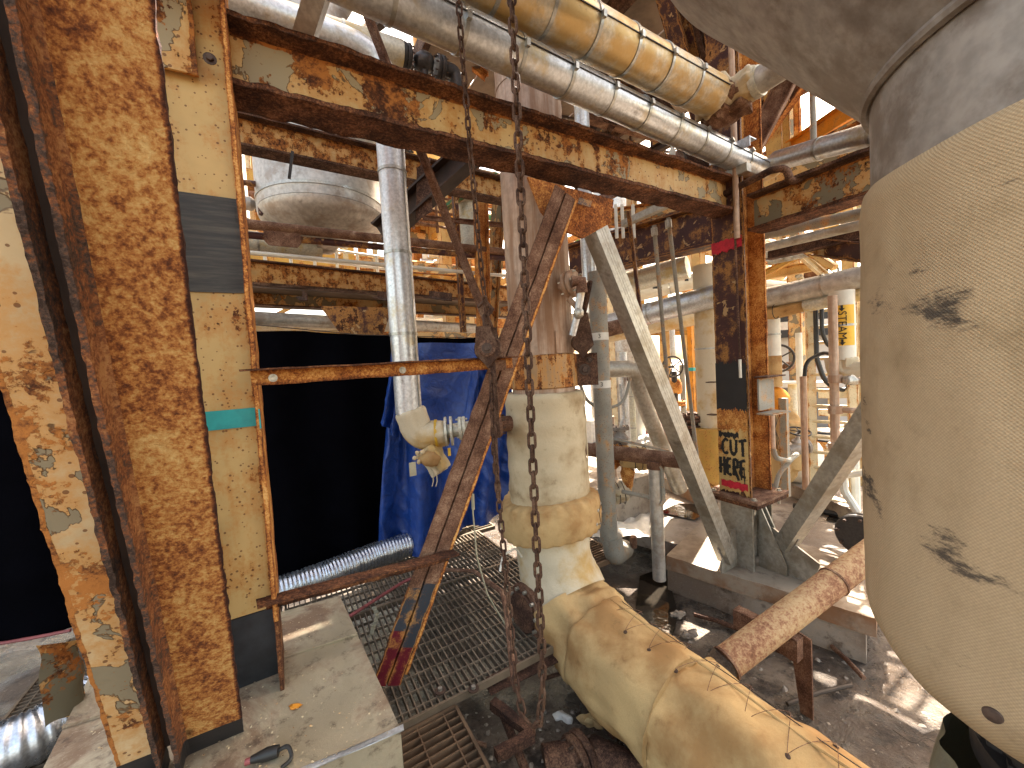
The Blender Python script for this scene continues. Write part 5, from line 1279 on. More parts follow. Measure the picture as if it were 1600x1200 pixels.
for i, (x, y, Y, w_, mat, lb) in enumerate(((990, 640, 5.2, 22, 'jacket_cream', 'cream clad vertical pipe low behind the long box brace'), (975, 620, 4.6, 14, 'galv', 'slim silver vertical pipe next to the hose loop'), (1068, 640, 5.4, 8, 'grey_paint', 'thin grey upright under the handwheel valve'))):
    vpipe('vertical_pipe', lb, x, y, Y, y-70, y+75, w_, mat, bands=i == 0, seg=.4)
for k, y in enumerate((655, 672, 690)): pass
t = thing('flange_stack', 'stack of rusty bolted flanges left of the yellow sleeve', 'flange', P(1083, 700, 4.4))
for y in (653, 668, 686): flange(t, P(1084, y, 4.4), Z, .13, .035, 8, 'rust_dark')
mk('spool', tube(new(), [P(1084, 645, 4.4), P(1084, 700, 4.4)], .07, 18), 'rust_dark', t)
# short post with pipes
vpipe('short_post', 'short grey post standing in the wet pit beside the slab', 1026, 800, 3.05, 727, 905, 20, 'stainless_light'); sp_ = bpy.data.objects['short_post']
mk('side_tube', tube(new(), fillet([P(1030, 728, 3.0), P(1034, 735, 3.0), P(1037, 782, 3.0), P(1032, 790, 3.0)], .03), .016, 10), 'grey_paint', sp_, smooth=True)
mk('cap_collar', tube(new(), [P(1024, 720, 3.05), P(1024, 732, 3.05)], .065, 16), 'rust_brown', sp_)
t = thing('cross_pipe', 'thin horizontal pipe tied to the short grey post', 'pipe', P(980, 775, 3.1)); mk('pipe_length', tube(new(), [P(972, 768, 3.2), P(1040, 782, 3.0)], .017, 12), 'grey_paint', t, smooth=True)
for nm, lb, x, y, Y, s_, mt in (('wrapped_fitting', 'tan rag wrapped pipe fitting above the short grey post', 998, 716, 3.4, (.16, .1, .09), 'canvas'), ('wrapped_fitting', 'white rag wrapped pipe end behind the thin pole', 965, 770, 3.35, (.11, .09, .08), 'canvas_white'),
        ('wrapped_fitting', 'brown soaked rag bundle hanging right of the riser', 962, 710, 3.6, (.14, .1, .10), 'rust_orange'), ('rag', 'orange brown rag hanging from the wrapped fitting', 980, 745, 3.5, (.05, .04, .16), 'rust_orange'),
        ('red_bag', 'crumpled red bag on the ground in the bright gap', 1020, 665, 5.6, (.28, .2, .16), 'red_plastic'), ('white_bucket', 'upturned white tub in the bright gap', 1012, 690, 4.8, (.14, .14, .08), 'label_white')):
    t = thing(nm, lb, nm.split('_')[-1], P(x, y, Y)); mk('bundle', blob(new(), P(x, y, Y), *s_, .55, 14, 16), mt, t, smooth=True)
    if 'wrapped' in nm:
        for k in (-.4, .0, .4): mk('tie', torus(new(), P(x, y, Y)+V((s_[0]*k, 0, 0)), V((1, 0, .1)), s_[1]*1.02, .004, 20, 5), 'wire', t)
lpipe('header_pipe', 'grimy horizontal pipe between the wrapped fittings and the box brace', 900, 700, 3.6, 1080, 722, 20, 'rust_brown')
strut('valve_lever', 'long grey valve lever sloping right of the thin pole', 'lever', P(945, 682, 3.6), P(1045, 705, 3.5), .035, 'grey_paint', kind='flat', t=.02)
t = valve('ball_valve', 'grey ball valve with tubing right of the thin pole', P(968, 688, 3.7), V((0, 0, 1)), .07, 'stainless'); mk('tubing', tube(new(), fillet([P(968, 670, 3.7), P(975, 650, 3.7), P(968, 600, 3.7)], .05), .014, 8), 'galv', t, smooth=True)
solo('concrete_plinth', 'brown stained concrete plinth low behind the thin pole', 'plinth', box(new(), at(P(950, 745, 4.2), .17), 1.1, .5, .45), 'concrete')
solo('kerb', 'low brown kerb across the slab behind the box brace', 'kerb', bar(new(), G(1040, 752, .02), G(1130, 795, .02), .12, .14, Z, 8, 1, 1, .004), 'concrete_cap')
solo('pipe_stub', 'short stub pipe sticking up from the slab', 'pipe stub', tube(new(), [G(990, 855, SLAB), G(990, 855, SLAB)+Z*.10], .03, 14), 'rust_brown')
bm = new(); 
def rag(u, v): p = G(925+90*u, 800+40*v, SLAB+.02); return p+Z*(.035*abs(noise.noise(V((u*4, v*3, 1))))*2)+A*.02*noise.noise(V((u*5, v*5, 4)))
sheet(bm, rag, 40, 24); solo('plastic_sheet', 'crumpled pale plastic sheet lying on the slab', 'sheet', bm, 'label_white', smooth=True)
# ================================================================ right of the right column
seg_pipe('conduit', 'grey conduit directly under the cream right beam', [(1190, 368, 3.6), (1400, 322, 2.7)], 14, 'grey_paint', seg=3, bands=False)
seg_pipe('yellow_labelled_pipe', 'brown pipe with one black arrow on a yellow label', [(1190, 388, 3.9), (1400, 338, 3.0)], 13, 'hss', seg=3, bands=False)
def label_arrow(parent, c, ax, up_, w_, h_, n=1, down=False):
    """yellow wrap label with arrows, on a pipe side facing the camera"""
    vd = (CAM-c).normalized(); vd = (vd-ax*vd.dot(ax)).normalized()
    lb = mk('arrow_label', box(new(), c, w_, .004, h_, ax, vd), 'label_yellow', parent)
    for i in range(n):
        o = (i-(n-1)/2)*h_/n; s_ = h_/n*.9; pts_ = [c+vd*.006+ax*x*w_+up_*(y*s_+o) for x, y in ((-.36, .12), (.08, .12), (.08, .34), (.40, 0), (.08, -.34), (.08, -.12), (-.36, -.12))]
        mk('arrow', poly(new(), pts_, vd, .002), 'black_spray', lb)
    return lb
c = P(1291, 363, 3.40); axp = (P(1400, 338, 3.0)-P(1190, 388, 3.9)).normalized(); upq = (Z-axp*Z.dot(axp)).normalized()
label_arrow(bpy.data.objects['yellow_labelled_pipe'], c-V((.0, .05, 0)), axp, upq, .10, .06)
seg_beam('dark joist crossing under the conduits at right', (1200, 398, 4.2), (1400, 352, 3.3), 16, 'rust_dark', .1)
# cable tray
t = thing('cable_tray', 'ladder cable tray seen from below under the right beam', 'cable tray', P(1260, 395, 4.6))
pa_, pb_ = P(1185, 408, 5.0), P(1370, 368, 4.0); dT = (pb_-pa_).normalized(); sT = dT.cross(Z).normalized()*.22
for s_ in (-1, 1): mk('side_rail', bar(new(), pa_+sT*s_, pb_+sT*s_, .02, .07, Z), 'hss', t)
for i in range(10): c = pa_.lerp(pb_, (i+.5)/10); mk('rung', bar(new(), c-sT, c+sT, .03, .015, Z), 'hss', t)
seg_beam('rusty maroon beam end beside the canvas cover', (1275, 385, 3.9), (1400, 400, 3.2), 26, 'rust_maroon', .12)
ip = P(1285, 398, 3.8); solo('cream_plate', 'cream plate with small black print under the right beam', 'plate', poly(new(), [P(1268, 380, 3.9), P(1290, 378, 3.8), P(1290, 402, 3.8), P(1268, 392, 3.9)], B, .02), 'cream_light')
strut('curved_strut', 'cream curved strut below the cable tray', 'strut', P(1250, 385, 4.4), P(1305, 418, 4.0), .06, 'cream_clean', kind='box')
seg_beam('cream beam sloping behind the arrow pipe', (1185, 432, 5.6), (1300, 410, 5.0), 14, 'cream_clean', .1)
# arrow pipe
a_, b2 = (1185, 468, 3.9), (1420, 418, 3.0)
t = seg_pipe('arrow_pipe', 'grimy grey clad pipe with three black arrows on a yellow label', [a_, b2], 30, 'stainless_light', seg=.5); t = bpy.data.objects['arrow_pipe']
axp = (P(*b2)-P(*a_)).normalized(); upq = (Z-axp*Z.dot(axp)).normalized(); c = P(1325, 440, 3.33); vd = (CAM-c); vd = (vd-axp*vd.dot(axp)).normalized()
label_arrow(t, c+vd*(.055), axp, upq, .085, .13, 3)
seg_pipe('cream_pipe', 'cream clad pipe hugging the underside of the arrow pipe', [(1258, 478, 3.6), (1420, 442, 3.0)], 20, 'jacket_cream', seg=.4)
t = thing('wrapped_pipe', 'brown cloth wrapped pipe below the arrow pipe', 'insulated pipe', P(1225, 485, 3.8)); mk('cloth_wrap', canvas_tube([P(1188, 492, 3.9), P(1262, 475, 3.62)], .062, .062, .014, 26, d=.02), 'canvas', t, smooth=True)
for x, y in ((1212, 487), (1232, 482), (1252, 478)): mk('tie', torus(new(), P(x, y, 3.75), axp, .068, .004, 20, 5), 'wire', t)
vpipe('white_pipe', 'white clad vertical pipe close right of the right column', 1204, 520, 3.9, 490, 556, 26, 'white_pipe', seg=.22, bands=True)
vpipe('wrapped_pipe', 'tan cloth wrapped pipe hanging under the white clad pipe', 1207, 580, 3.9, 556, 604, 25, 'canvas')
t = thing('orange_valve_body', 'orange painted valve body under the tan wrapped pipe', 'valve', P(1210, 622, 3.9)); mk('body', blob(new(), P(1212, 622, 3.9), .12, .12, .12, .12, 6, 14), 'orange_paint', t, smooth=True)
t = thing('wheel_valve', 'black handwheel on a valve behind the white clad pipe', 'valve', P(1218, 560, 4.4)); handwheel(t, P(1216, 560, 4.4), V((-.4, -.9, 0)), .15, stem=.15); mk('body', blob(new(), P(1233, 572, 4.5), .06, .06, .05, .3, 15, 10), 'rust_brown', t, smooth=True)
# STEAM pipe
px_ = P(1316, 520, 3.15); cx = V((px_.x, px_.y, 0)); rs = R(32, 3.15); zs0, zs1 = zcol(cx, 1316, 562), zcol(cx, 1312, 455)
t = pipe('steam_pipe', 'white vertical pipe with STEAM in black on a yellow label', 'pipe', [at(cx, zs0), at(cx, zs1)], rs, 'white_pipe', seg=.3, bands=True, n=28)
zl0, zl1 = zcol(cx, 1316, 540), zcol(cx, 1314, 478); vd = CAM-at(cx, 0); vd.z = 0; vd.normalize(); rg = Z.cross(vd)
def arcp(bm, r, half, z0, z1, cx_, rg_, vd_, n=10):
    row = []
    for i in range(n+1):
        a = -half+2*half*i/n; d = vd_*math.cos(a)+rg_*math.sin(a); row.append((bm.verts.new(at(cx_+d*r, z0)), bm.verts.new(at(cx_+d*r, z1))))
    for x, y in zip(row, row[1:]): bm.faces.new((x[0], y[0], y[1], x[1]))
    return bm
lb = mk('yellow_label', arcp(new(), rs*1.035, 1.05, zl0, zl1, cx, rg, vd), 'label_yellow', t, smooth=True)
zm = (zl0+zl1)/2; hgt = zl1-zl0
cc = at(cx, zm)+vd*(rs*1.045)
text_mesh('lettering', 'STEAM', cc, -Z, rg, hgt*.235, 'black_spray', t, .002)
for sg in (-1, 1):
    c = at(cx, zm+sg*hgt*.42)+vd*(rs*1.045); s_ = hgt*.15
    mk('arrow', poly(new(), [c+(-Z)*x*s_+rg*y*s_ for x, y in ((-.5, .16), (0, .16), (0, .42), (.5, 0), (0, -.42), (0, -.16), (-.5, -.16))], vd, .002), 'black_spray', lb)
t = thing('wrapped_elbow', 'pleated cream cloth elbow at the foot of the steam pipe', 'insulated elbow', at(cx, zs0))
mk('cloth_wrap', canvas_tube(fillet([at(cx, zs0+.02), at(cx, zs0-.10), at(cx, zs0-.12)+A*.0-B*.35], .12, 8), rs*1.15, rs*1.1, .014, 40, wr=.02, d=.012), 'canvas_white', t, smooth=True)
t = vpipe('brown_riser', 'thin brown riser with side tees in front of the steam pipe', 1303, 580, 3.0, 462, 745, 12, 'wood_pipe')
for y in (592, 640, 698): p = P(1305, y, 2.98); mk('tee', tube(new(), [p-Z*.03, p+Z*.03], .045, 14), 'wood_pipe', t, smooth=True); mk('branch', tube(new(), [p, P(1345, y+2, 2.9)], .022, 10), 'wood_pipe', t, smooth=True)
mk('small_valve', blob(new(), P(1328, 594, 2.9), .05, .04, .04, .4, 25, 10), 'bolt_zinc', t, smooth=True)
# ladder
t = thing('ladder', 'cream caged ladder standing behind the right box brace', 'ladder', G(1290, 790, SLAB)); yl = 4.0
lp0, lp1 = P(1268, 620, yl), P(1332, 620, yl-.25); l0, l1 = V((lp0.x, lp0.y, 0)), V((lp1.x, lp1.y, 0)); ztl = zcol(l0, 1265, 480)
for c in (l0, l1): mk('rail', bar(new(), at(c, SLAB), at(c, ztl), .075, .03, V((-.3, -1, 0))), 'cream_light', t)
mk('rail_curve', tube(new(), fillet([at(l0, ztl-.02), at(l0, ztl+.12)-A*.02, at(l0, ztl+.3)-A*.2], .2), .03, 8), 'cream_light', t)
nr = 13
for i in range(nr): z = SLAB+.15+(ztl-SLAB-.2)*i/(nr-1); mk('rung', tube(new(), [at(l0, z), at(l1, z)], .016, 8), 'cream_light', t)
wirething('black_cable', 'bundle of black cables looped over the ladder, long loop', 'cable', [P(1274, 470, 3.9), P(1276, 560, 3.85), P(1290, 600, 3.8), P(1322, 612, 3.8), P(1330, 590, 3.8)], .022, 'black_rubber', .3)
wirething('black_cable', 'black cable hanging straight down over the ladder rungs', 'cable', [P(1284, 470, 3.85), P(1284, 520, 3.8), P(1296, 545, 3.8), P(1318, 535, 3.8), P(1312, 480, 3.9)], .018, 'black_rubber', .3)
wirething('black_cable', 'black hose arching from the thin standpipe to the steam pipe', 'cable', [P(1257, 590, 3.4), P(1259, 565, 3.4), P(1285, 550, 3.4), P(1310, 556, 3.2)], .016, 'black_rubber', .3)
vpipe('standpipe', 'thin tan standpipe left of the ladder', 1257, 680, 3.4, 588, 765, 9, 'wood_pipe')
vpipe('standpipe', 'thin rusty standpipe by the bracket of the right column', 1206, 660, 3.2, 600, 700, 8, 'wood_pipe')
wirething('drain_hose', 'bent grey drain tube right of the column base', 'hose', [P(1207, 698, 3.2), P(1212, 716, 3.2), P(1232, 720, 3.3), P(1245, 710, 3.5)], .022, 'grey_paint', .1)
wirething('drain_hose', 'grey hose curving down behind the column base plate', 'hose', [P(1236, 718, 3.4), P(1216, 742, 3.4), P(1208, 778, 3.4)], .02, 'grey_paint', .2)
post('olive square post right of the column base', 1226, 700, 3.7, 622, 775, 11, 'grey_paint', name='post')
t = thing('wrapped_pump', 'canvas wrapped pump with wire netting behind the right column', 'pump', P(1222, 690, 4.1)); mk('cloth_wrap', blob(new(), P(1216, 690, 4.2), .24, .22, .42, .35, 5, 22), 'canvas', t, smooth=True)
mk('end_cover', disc(new(), P(1203, 727, 3.9), V((-.4, -.9, 0)), .17, .14, 28), 'canvas', t, smooth=True)
for k in range(6): mk('netting_wire', tube(new(), [P(1200+k*4, 640, 3.95), P(1222-k*4, 700, 3.92)], .003, 4), 'wire', t)
t = valve('pump_valve', 'small cluster valve beside the wrapped pump', P(1243, 700, 3.8), V((1, 0, .2)), .06, 'stainless', V((0, -.3, 1)))
t = thing('white_housing', 'white rounded housing behind the wrapped pump', 'housing', P(1240, 720, 4.4)); mk('shell', blob(new(), P(1243, 715, 4.5), .28, .24, .3, .1, 4, 16), 'label_white', t, smooth=True)
# building, dark panel, grey cabinets
c0 = P(1215, 570, 8.0); c1 = P(1360, 570, 7.0)
def wallbox(name, label, cat, x0, x1, y0, y1, Y0, Y1, mat, th=.2, parent=None):
    a = P(x0, y1, Y0); b = P(x1, y1, Y1); zb_0 = min(a.z, b.z); zt_0 = P(x0, y0, Y0).z; d = at(b, 0)-at(a, 0); n_ = V((-d.y, d.x, 0)).normalized()
    bm = bar(new(), at(at(a, 0)+n_*th/2, (zb_0+zt_0)/2), at(at(b, 0)+n_*th/2, (zb_0+zt_0)/2), th, zt_0-zb_0, Z)
    return mk(name, bm, mat, parent) if parent else solo(name, label, cat, bm, mat)
wallbox('wall_panel', 'plain white wall of a cabin behind the ladder', 'wall', 1180, 1420, 515, 660, 8.4, 7.4, 'wall_white')
wallbox('dark_awning', 'black awning band above the white cabin wall', 'awning', 1185, 1420, 482, 514, 8.2, 7.2, 'dark_panel', .5)
wallbox('white_beam', 'thin white rail across the black awning', 'rail', 1200, 1300, 505, 510, 7.4, 7.1, 'label_white', .06)
t = thing('grey_cabinet', 'grey cabinet with white frame and vent panel behind the ladder', 'cabinet', P(1260, 668, 6.2))
wallbox('body', '', '', 1222, 1300, 604, 668, 6.2, 5.8, 'wall_grey', .5, t); wallbox('top_rail', '', '', 1218, 1303, 598, 605, 6.1, 5.7, 'label_white', .5, t); wallbox('base_rail', '', '', 1222, 1300, 668, 674, 6.1, 5.7, 'label_white', .5, t)
wallbox('vent_panel', '', '', 1234, 1254, 612, 662, 6.1, 6.0, 'dark_metal', .04, t)
for s_ in (0, 1): mk('cross_wire', tube(new(), [P(1234, 612 if s_ else 662, 6.05), P(1254, 662 if s_ else 612, 5.98)], .008, 5), 'label_white', t)
t = thing('striped_reel', 'white and blue striped hose reel behind the ladder', 'reel', P(1294, 690, 5.0))
for i in range(7): mk('stripe', lathe(new(), [(.155, 0), (.165, .012), (.155, .024)], P(1294, 712, 5.0)+Z*i*.05, Z, 22), 'label_white' if i % 2 else 'blue_grey_paint', t, smooth=True)
mk('drum', tube(new(), [P(1294, 714, 5.0), P(1294, 714, 5.0)+Z*.36], .15, 22), 'label_white', t, smooth=True)
for nm, x0, x1, y0, y1, Y, mt, lb in (('frame', 1280, 1345, 612, 622, 4.9, 'cream_light', 'upper cream crossbar of the frame behind the ladder'), ('frame', 1280, 1345, 640, 650, 4.9, 'cream_light', 'middle cream crossbar of the frame behind the ladder'), ('frame', 1285, 1345, 700, 709, 4.9, 'cream_light', 'lower cream crossbar of the frame behind the ladder')):
    wallbox('crossbar', lb, 'crossbar', x0, x1, y0, y1, Y, Y-.2, mt, .06)
post('cream frame leg behind the ladder near the canvas cover', 1337, 650, 4.7, 470, 820, 13, 'cream_light', name='frame_leg')
post('narrow cream post behind the ladder rungs', 1300, 650, 5.2, 590, 760, 8, 'cream_light', name='frame_leg')
for pts_, lb in (([P(1290, 765, 3.5), P(1320, 742, 3.4), P(1350, 738, 3.3)], 'upper white bent tube near the slab edge'), ([P(1318, 700, 3.4), P(1318, 765, 3.4), P(1340, 800, 3.3)], 'white tube dropping to the slab by the canvas cover'), ([P(1335, 690, 3.5), P(1338, 800, 3.4)], 'straight white tube hard against the canvas cover')):
    wirething('white_tube', lb, 'tube', pts_, .032, 'white_pipe', .15)
wirething('black_hose', 'black hose lying across the slab behind the right box brace', 'hose', [G(1240, 790, SLAB+.03), G(1290, 800, SLAB+.03), G(1350, 812, SLAB+.03), G(1420, 815, SLAB+.03)], .028, 'black_rubber', .3)
solo('kerb', 'pale kerb beam across the slab right of the column base', 'kerb', bar(new(), G(1200, 745, .04), G(1420, 840, .04), .14, .14, Z, 8, 1, 1, .003), 'concrete')
t = thing('dark_flange', 'dark bolted flange half hidden behind the canvas cover edge', 'flange', P(1345, 830, 3.1)); flange(t, P(1346, 835, 3.0), A, .16, .05, 8, 'dark_metal')

# rusty pipe in the pit and its support
pA, pB = P(1135, 1036, 1.94), P(1430, 812, 2.4); dp = (pB-pA).normalized()
patina('pit_pipe', [(.36, (.46, .33, .18)), (.48, (.38, .24, .13)), (.56, (.28, .14, .08)), (.7, (.14, .07, .04))], .0, .7, .004, .2)
t = thing('pit_pipe', 'stained rusty pipe lying low across the pit at lower right', 'pipe', pA)
mk('pipe_section', tube(new(), [pA, pA.lerp(pB, .18), pA.lerp(pB, .52)], .075, 36), 'pit_pipe', t, smooth=True); mk('pipe_section', tube(new(), [pA.lerp(pB, .522), pB+dp*.05], .073, 36), 'pit_pipe', t, smooth=True)
for k in (.0, .52): mk('weld_ring', tube(new(), [pA.lerp(pB, k)-dp*.006, pA.lerp(pB, k)+dp*.006], .080, 36), 'rust_brown', t, smooth=True)
mk('rough_end', tube(new(), [pA-dp*.25-Z*.06, pA-dp*.12-Z*.03, pA], [.04, .06, .07], 24, amp=.02, freq=14), 'mud', t, smooth=True)
sb = pA.lerp(pB, .28)
solo('pipe_support', 'rusty beam carrying the low pipe in the pit', 'support', bar(new(), at(sb-B*.06, sb.z-.15), at(sb+B*.28, sb.z-.15), .07, .12, Z, 14, 2, 2, .004), 'rust_brown')
solo('support_leg', 'angled rusty plate under the low pipe', 'plate', poly(new(), [at(sb+B*.02+A*.05, sb.z-.08), at(sb-B*.09+A*.05, sb.z-.10), at(sb-B*.09+A*.05, PIT+.01), at(sb-B*.03+A*.05, PIT+.01)], A, .012), 'rust_brown')
# pit debris
t = thing('corroded_frame', 'corroded angle frame at the broken edge of the grating', 'frame', G(800, 1100, -.1))
q1, q2, q3 = G(770, 1098, -.10), G(832, 1148, -.10), G(775, 1180, -.10)
mk('frame_bar', bar(new(), q1, q2, .045, .04, Z, 10, 2, 2, .004), 'rust_dark', t); mk('frame_bar', bar(new(), q2, q3, .045, .04, Z, 10, 2, 2, .004), 'rust_dark', t)
t = thing('buried_pipe', 'dark pipe half buried in the pit below the chain', 'pipe', G(880, 1180, PIT)); mk('pipe_length', tube(new(), [G(850, 1195, PIT-.0), G(930, 1180, PIT+.0), G(1010, 1215, PIT+.0)], .08, 24, amp=.01), 'rust_dark', t, smooth=True); flange(t, G(905, 1183, PIT+.0), A, .11, .04, 8, 'rust_dark')
wirething('pit_conduit', 'muddy conduit running down the pit below the grating edge', 'conduit', [G(783, 1108, -.12), G(800, 1150, -.2), G(825, 1215, -.25)], .022, 'rust_dark', .2)
strut('pit_angle', 'muddy steel angle across the pit beside the chain loop', 'angle bar', G(760, 1075, -.06), G(905, 1005, -.06), .06, 'rust_dark', Z, amp=.003)
bm = new(); random.seed(11)
def rock(bm, c, r):
    vs = []; n = random.randint(5, 7)
    top = c+Z*r*random.uniform(.4, 1.0); ring = [c+V((math.cos(k*2*math.pi/n)*r*random.uniform(.6, 1.3), math.sin(k*2*math.pi/n)*r*random.uniform(.6, 1.3), random.uniform(-.3, .3)*r)) for k in range(n)]
    T = bm.verts.new(top+V((random.uniform(-.3, .3)*r, random.uniform(-.3, .3)*r, 0))); rv = [bm.verts.new(x) for x in ring]
    for k in range(n): bm.faces.new((rv[k], rv[(k+1) % n], T))
for i in range(1500):
    x, y = random.uniform(.2, 3.4), random.uniform(.9, 3.0)
    if random.random() < .4: x, y = random.uniform(-.4, 1.0), random.uniform(1.2, 2.2)
    r_ = .004+.018*random.random()**4
    z = PIT+noise.noise(V((x*1.3, y*1.3, 0)))*.03 + noise.noise(V((x*5, y*5, 3)))*.016; rock(bm, V((x, y, z)), r_)
tag(mk('rubble', bm, 'concrete', loc=(1, 2, PIT)), 'small stones and flakes scattered in the muddy pit', 'rubble', kind='stuff')
for i, (x, y, r_, mt, lb) in enumerate(((905, 1180, .05, 'label_white', 'pale lump of plaster below the chain loop'), (930, 1125, .045, 'canvas', 'crumpled tan scrap in the pit left of the canvas elbow'), (880, 1120, .03, 'label_white', 'small white scrap in the pit beside the chain loop'), (1242, 1033, .022, 'label_white', 'white chip beside the pipe support foot'), (1075, 990, .035, 'concrete', 'small concrete block by the puddle, nearer one'), (1060, 960, .035, 'concrete', 'small concrete block by the puddle, farther one'))):
    t = thing('scrap', lb, 'scrap', G(x, y, PIT)); mk('lump', blob(new(), G(x, y, PIT+.02), r_*1.6, r_, r_*.7, .8, 22, 10), mt, t, smooth=False)
for (x, y, lb) in ((688, 1080, 'round clip washer near the grating edge, left one'), (740, 1077, 'round clip washer near the grating edge, right one')):
    p = G(x, y, .006); t = thing('grating_clip', lb, 'clip', p); mk('washer', lathe(new(), [(.028, 0), (.028, .006), (.012, .006)], p, Z, 20), 'bolt_dark', t); mk('bolt_head', lathe(new(), [(.012, 0), (.012, .014)], p+Z*.004, Z, 6), 'bolt_zinc', t)
wirething('wire_scrap', 'thin wire curling over the sunlit ground at lower right', 'wire', [G(1395, 1140, PIT+.04), G(1430, 1165, PIT+.03), G(1445, 1150, PIT+.05), G(1470, 1165, PIT+.02), G(1540, 1170, PIT+.06), G(1600, 1215, PIT+.05)], .0025, 'wire', .05)

# ================================================================ upper right and far steelwork
seg_beam('dark maroon diagonal channel above the largest pipe, left of the pair', (1030, -60, 3.2), (1100, 185, 3.4), 26, 'rust_maroon', .14, 'diagonal_brace', 'brace')
seg_beam('dark maroon diagonal channel above the largest pipe, right of the pair', (1058, -60, 3.3), (1125, 190, 3.5), 22, 'rust_brown', .12, 'diagonal_brace', 'brace')
seg_beam('brown diagonal leaning from the column top towards the wrapped elbow', (1160, 262, 3.4), (1245, 95, 3.2), 26, 'rust_brown', .12, 'diagonal_brace', 'brace')
seg_beam('dark diagonal falling from upper left to the right column', (1000, 120, 3.8), (1120, 300, 3.6), 20, 'rust_dark', .12, 'diagonal_brace', 'brace')
solo('gusset_plate', 'wide rusty gusset plate behind the top of the right column', 'gusset plate', poly(new(), [P(1095, -60, 3.5), P(1180, -80, 3.7), P(1178, 120, 3.7), P(1110, 110, 3.5)], B, .02), 'rust_dark')
seg_pipe('brown_pipe', 'brown and cream pipe slanting up behind the wrapped elbow', [(1110, 172, 3.6), (1260, 50, 2.9)], 24, 'rust_cream', bands=False, seg=3)
seg_beam('dark brown beam slanting up beside the brown and cream pipe', (1095, 190, 3.9), (1260, 78, 3.1), 24, 'rust_dark', .14)
seg_beam('bright orange yellow beam in the gap right of the column', (1195, 262, 5.4), (1400, 128, 3.9), 24, 'orange_paint', .14)
seg_beam('deep cream girder with round rust marks below the orange beam', (1195, 300, 5.0), (1420, 190, 3.8), 62, 'rust_cream', .16)
strut('orange_angle', 'orange thin angle slanting up to the vessel cone', 'angle bar', P(1180, 250, 4.0), P(1282, 108, 3.4), .07, 'rust_orange', Z)
vpipe('grey_rod', 'grey round rod in the bright gap beside the vessel cone', 1270, 165, 3.6, 60, 220, 8, 'grey_paint')
t = thing('black_elbow_pipe', 'black pipe with an elbow crossing just under the wrapped corner joint', 'pipe', P(1200, 275, 2.9)); mk('pipe_length', tube(new(), fillet([P(1128, 305, 3.05), P(1205, 266, 2.75), P(1228, 262, 2.7), P(1236, 285, 2.7), P(1252, 278, 2.7)], .06), .024, 14), 'rust_dark', t, smooth=True)
t = thing('thin_mast', 'dark thin pipe up the inner side of the right column', 'pipe', at(R0-A*.1-B*.1, 2.6)); mk('pipe_length', tube(new(), [at(R0-A*.19-B*.10, 2.5), at(R0-A*.19-B*.10, 5.2)], .02, 10), 'wood_pipe', t, smooth=True)
t = thing('grey_wire_coil', 'small coil of wire hooked beside the right column', 'wire', P(1055, 240, 3.6)); mk('coil', torus(new(), P(1060, 245, 3.5), V((.2, -1, .1)), .07, .008, 24, 6), 'wire', t, smooth=True); mk('coil_clip', blob(new(), P(1050, 240, 3.5), .03, .03, .06, .5, 20, 8), 'label_white', t, smooth=True)
lvl('brown cross beam in the gap above the main beam', 900, 178, 4.6, 1110, 235, 14, 'rust_brown', .1)
lvl('dark roof beam above the big pipes', 780, 20, 4.4, 1110, 120, 22, 'rust_dark', .14, (1, .3))

# far pipe racks: real frames that close the view
def rack(label, c, na, zlv, colw, mats, sp=2.2, dep=1.8, group='far pipe racks'):
    t = thing('pipe_rack', label, 'pipe rack', at(c, PIT), group)
    top = zlv[-1]+.6
    for i in range(na):
        for j in range(2):
            p = c+A*sp*i+B*dep*j; mk('column', bar(new(), at(p, PIT-.1), at(p, top), colw, colw, A), mats[(i+j) % len(mats)], t)
            if i < na-1:
                for z in zlv: mk('girder', bar(new(), at(p, z), at(p+A*sp, z), .09, .2, Z), mats[(i+1) % len(mats)], t)
                if (i+j) % 2 == 0: mk('diagonal', bar(new(), at(p, zlv[0]), at(p+A*sp, zlv[1] if len(zlv) > 1 else top), .07, .07, Z), mats[i % len(mats)], t)
        for z in zlv: mk('crossbeam', bar(new(), at(c+A*sp*i, z-.02), at(c+A*sp*i+B*dep, z-.02), .08, .16, Z), mats[(i+2) % len(mats)], t)
    return t
rack('cream and rust pipe rack seen far left behind the hanging tank', V((-6.5, 4.6, 0)), 4, (2.3, 3.6, 4.8), .2, ('rust_cream', 'cream_clean', 'yellow_paint'))
rack('cream pipe rack far behind the riser', V((-1.2, 8.0, 0)), 4, (2.6, 3.9, 5.2), .2, ('cream_clean', 'rust_orange', 'cream_light'))
rack('tall cream pipe rack far behind the right column', V((4.6, 9.5, 0)), 4, (2.4, 3.7, 5.0), .22, ('cream_light', 'yellow_paint', 'cream_clean'))
rack('rusty pipe rack far right behind the ladder', V((5.0, 6.8, 0)), 3, (2.7, 3.9, 5.1), .2, ('rust_cream', 'cream_clean', 'rust_orange'))
random.seed(5)
far = [('cream', 'jacket_cream'), ('silver', 'galv'), ('rusty', 'rust_brown'), ('white', 'white_pipe'), ('yellow', 'yellow_paint'), ('green', 'green_paint')]
k = 0
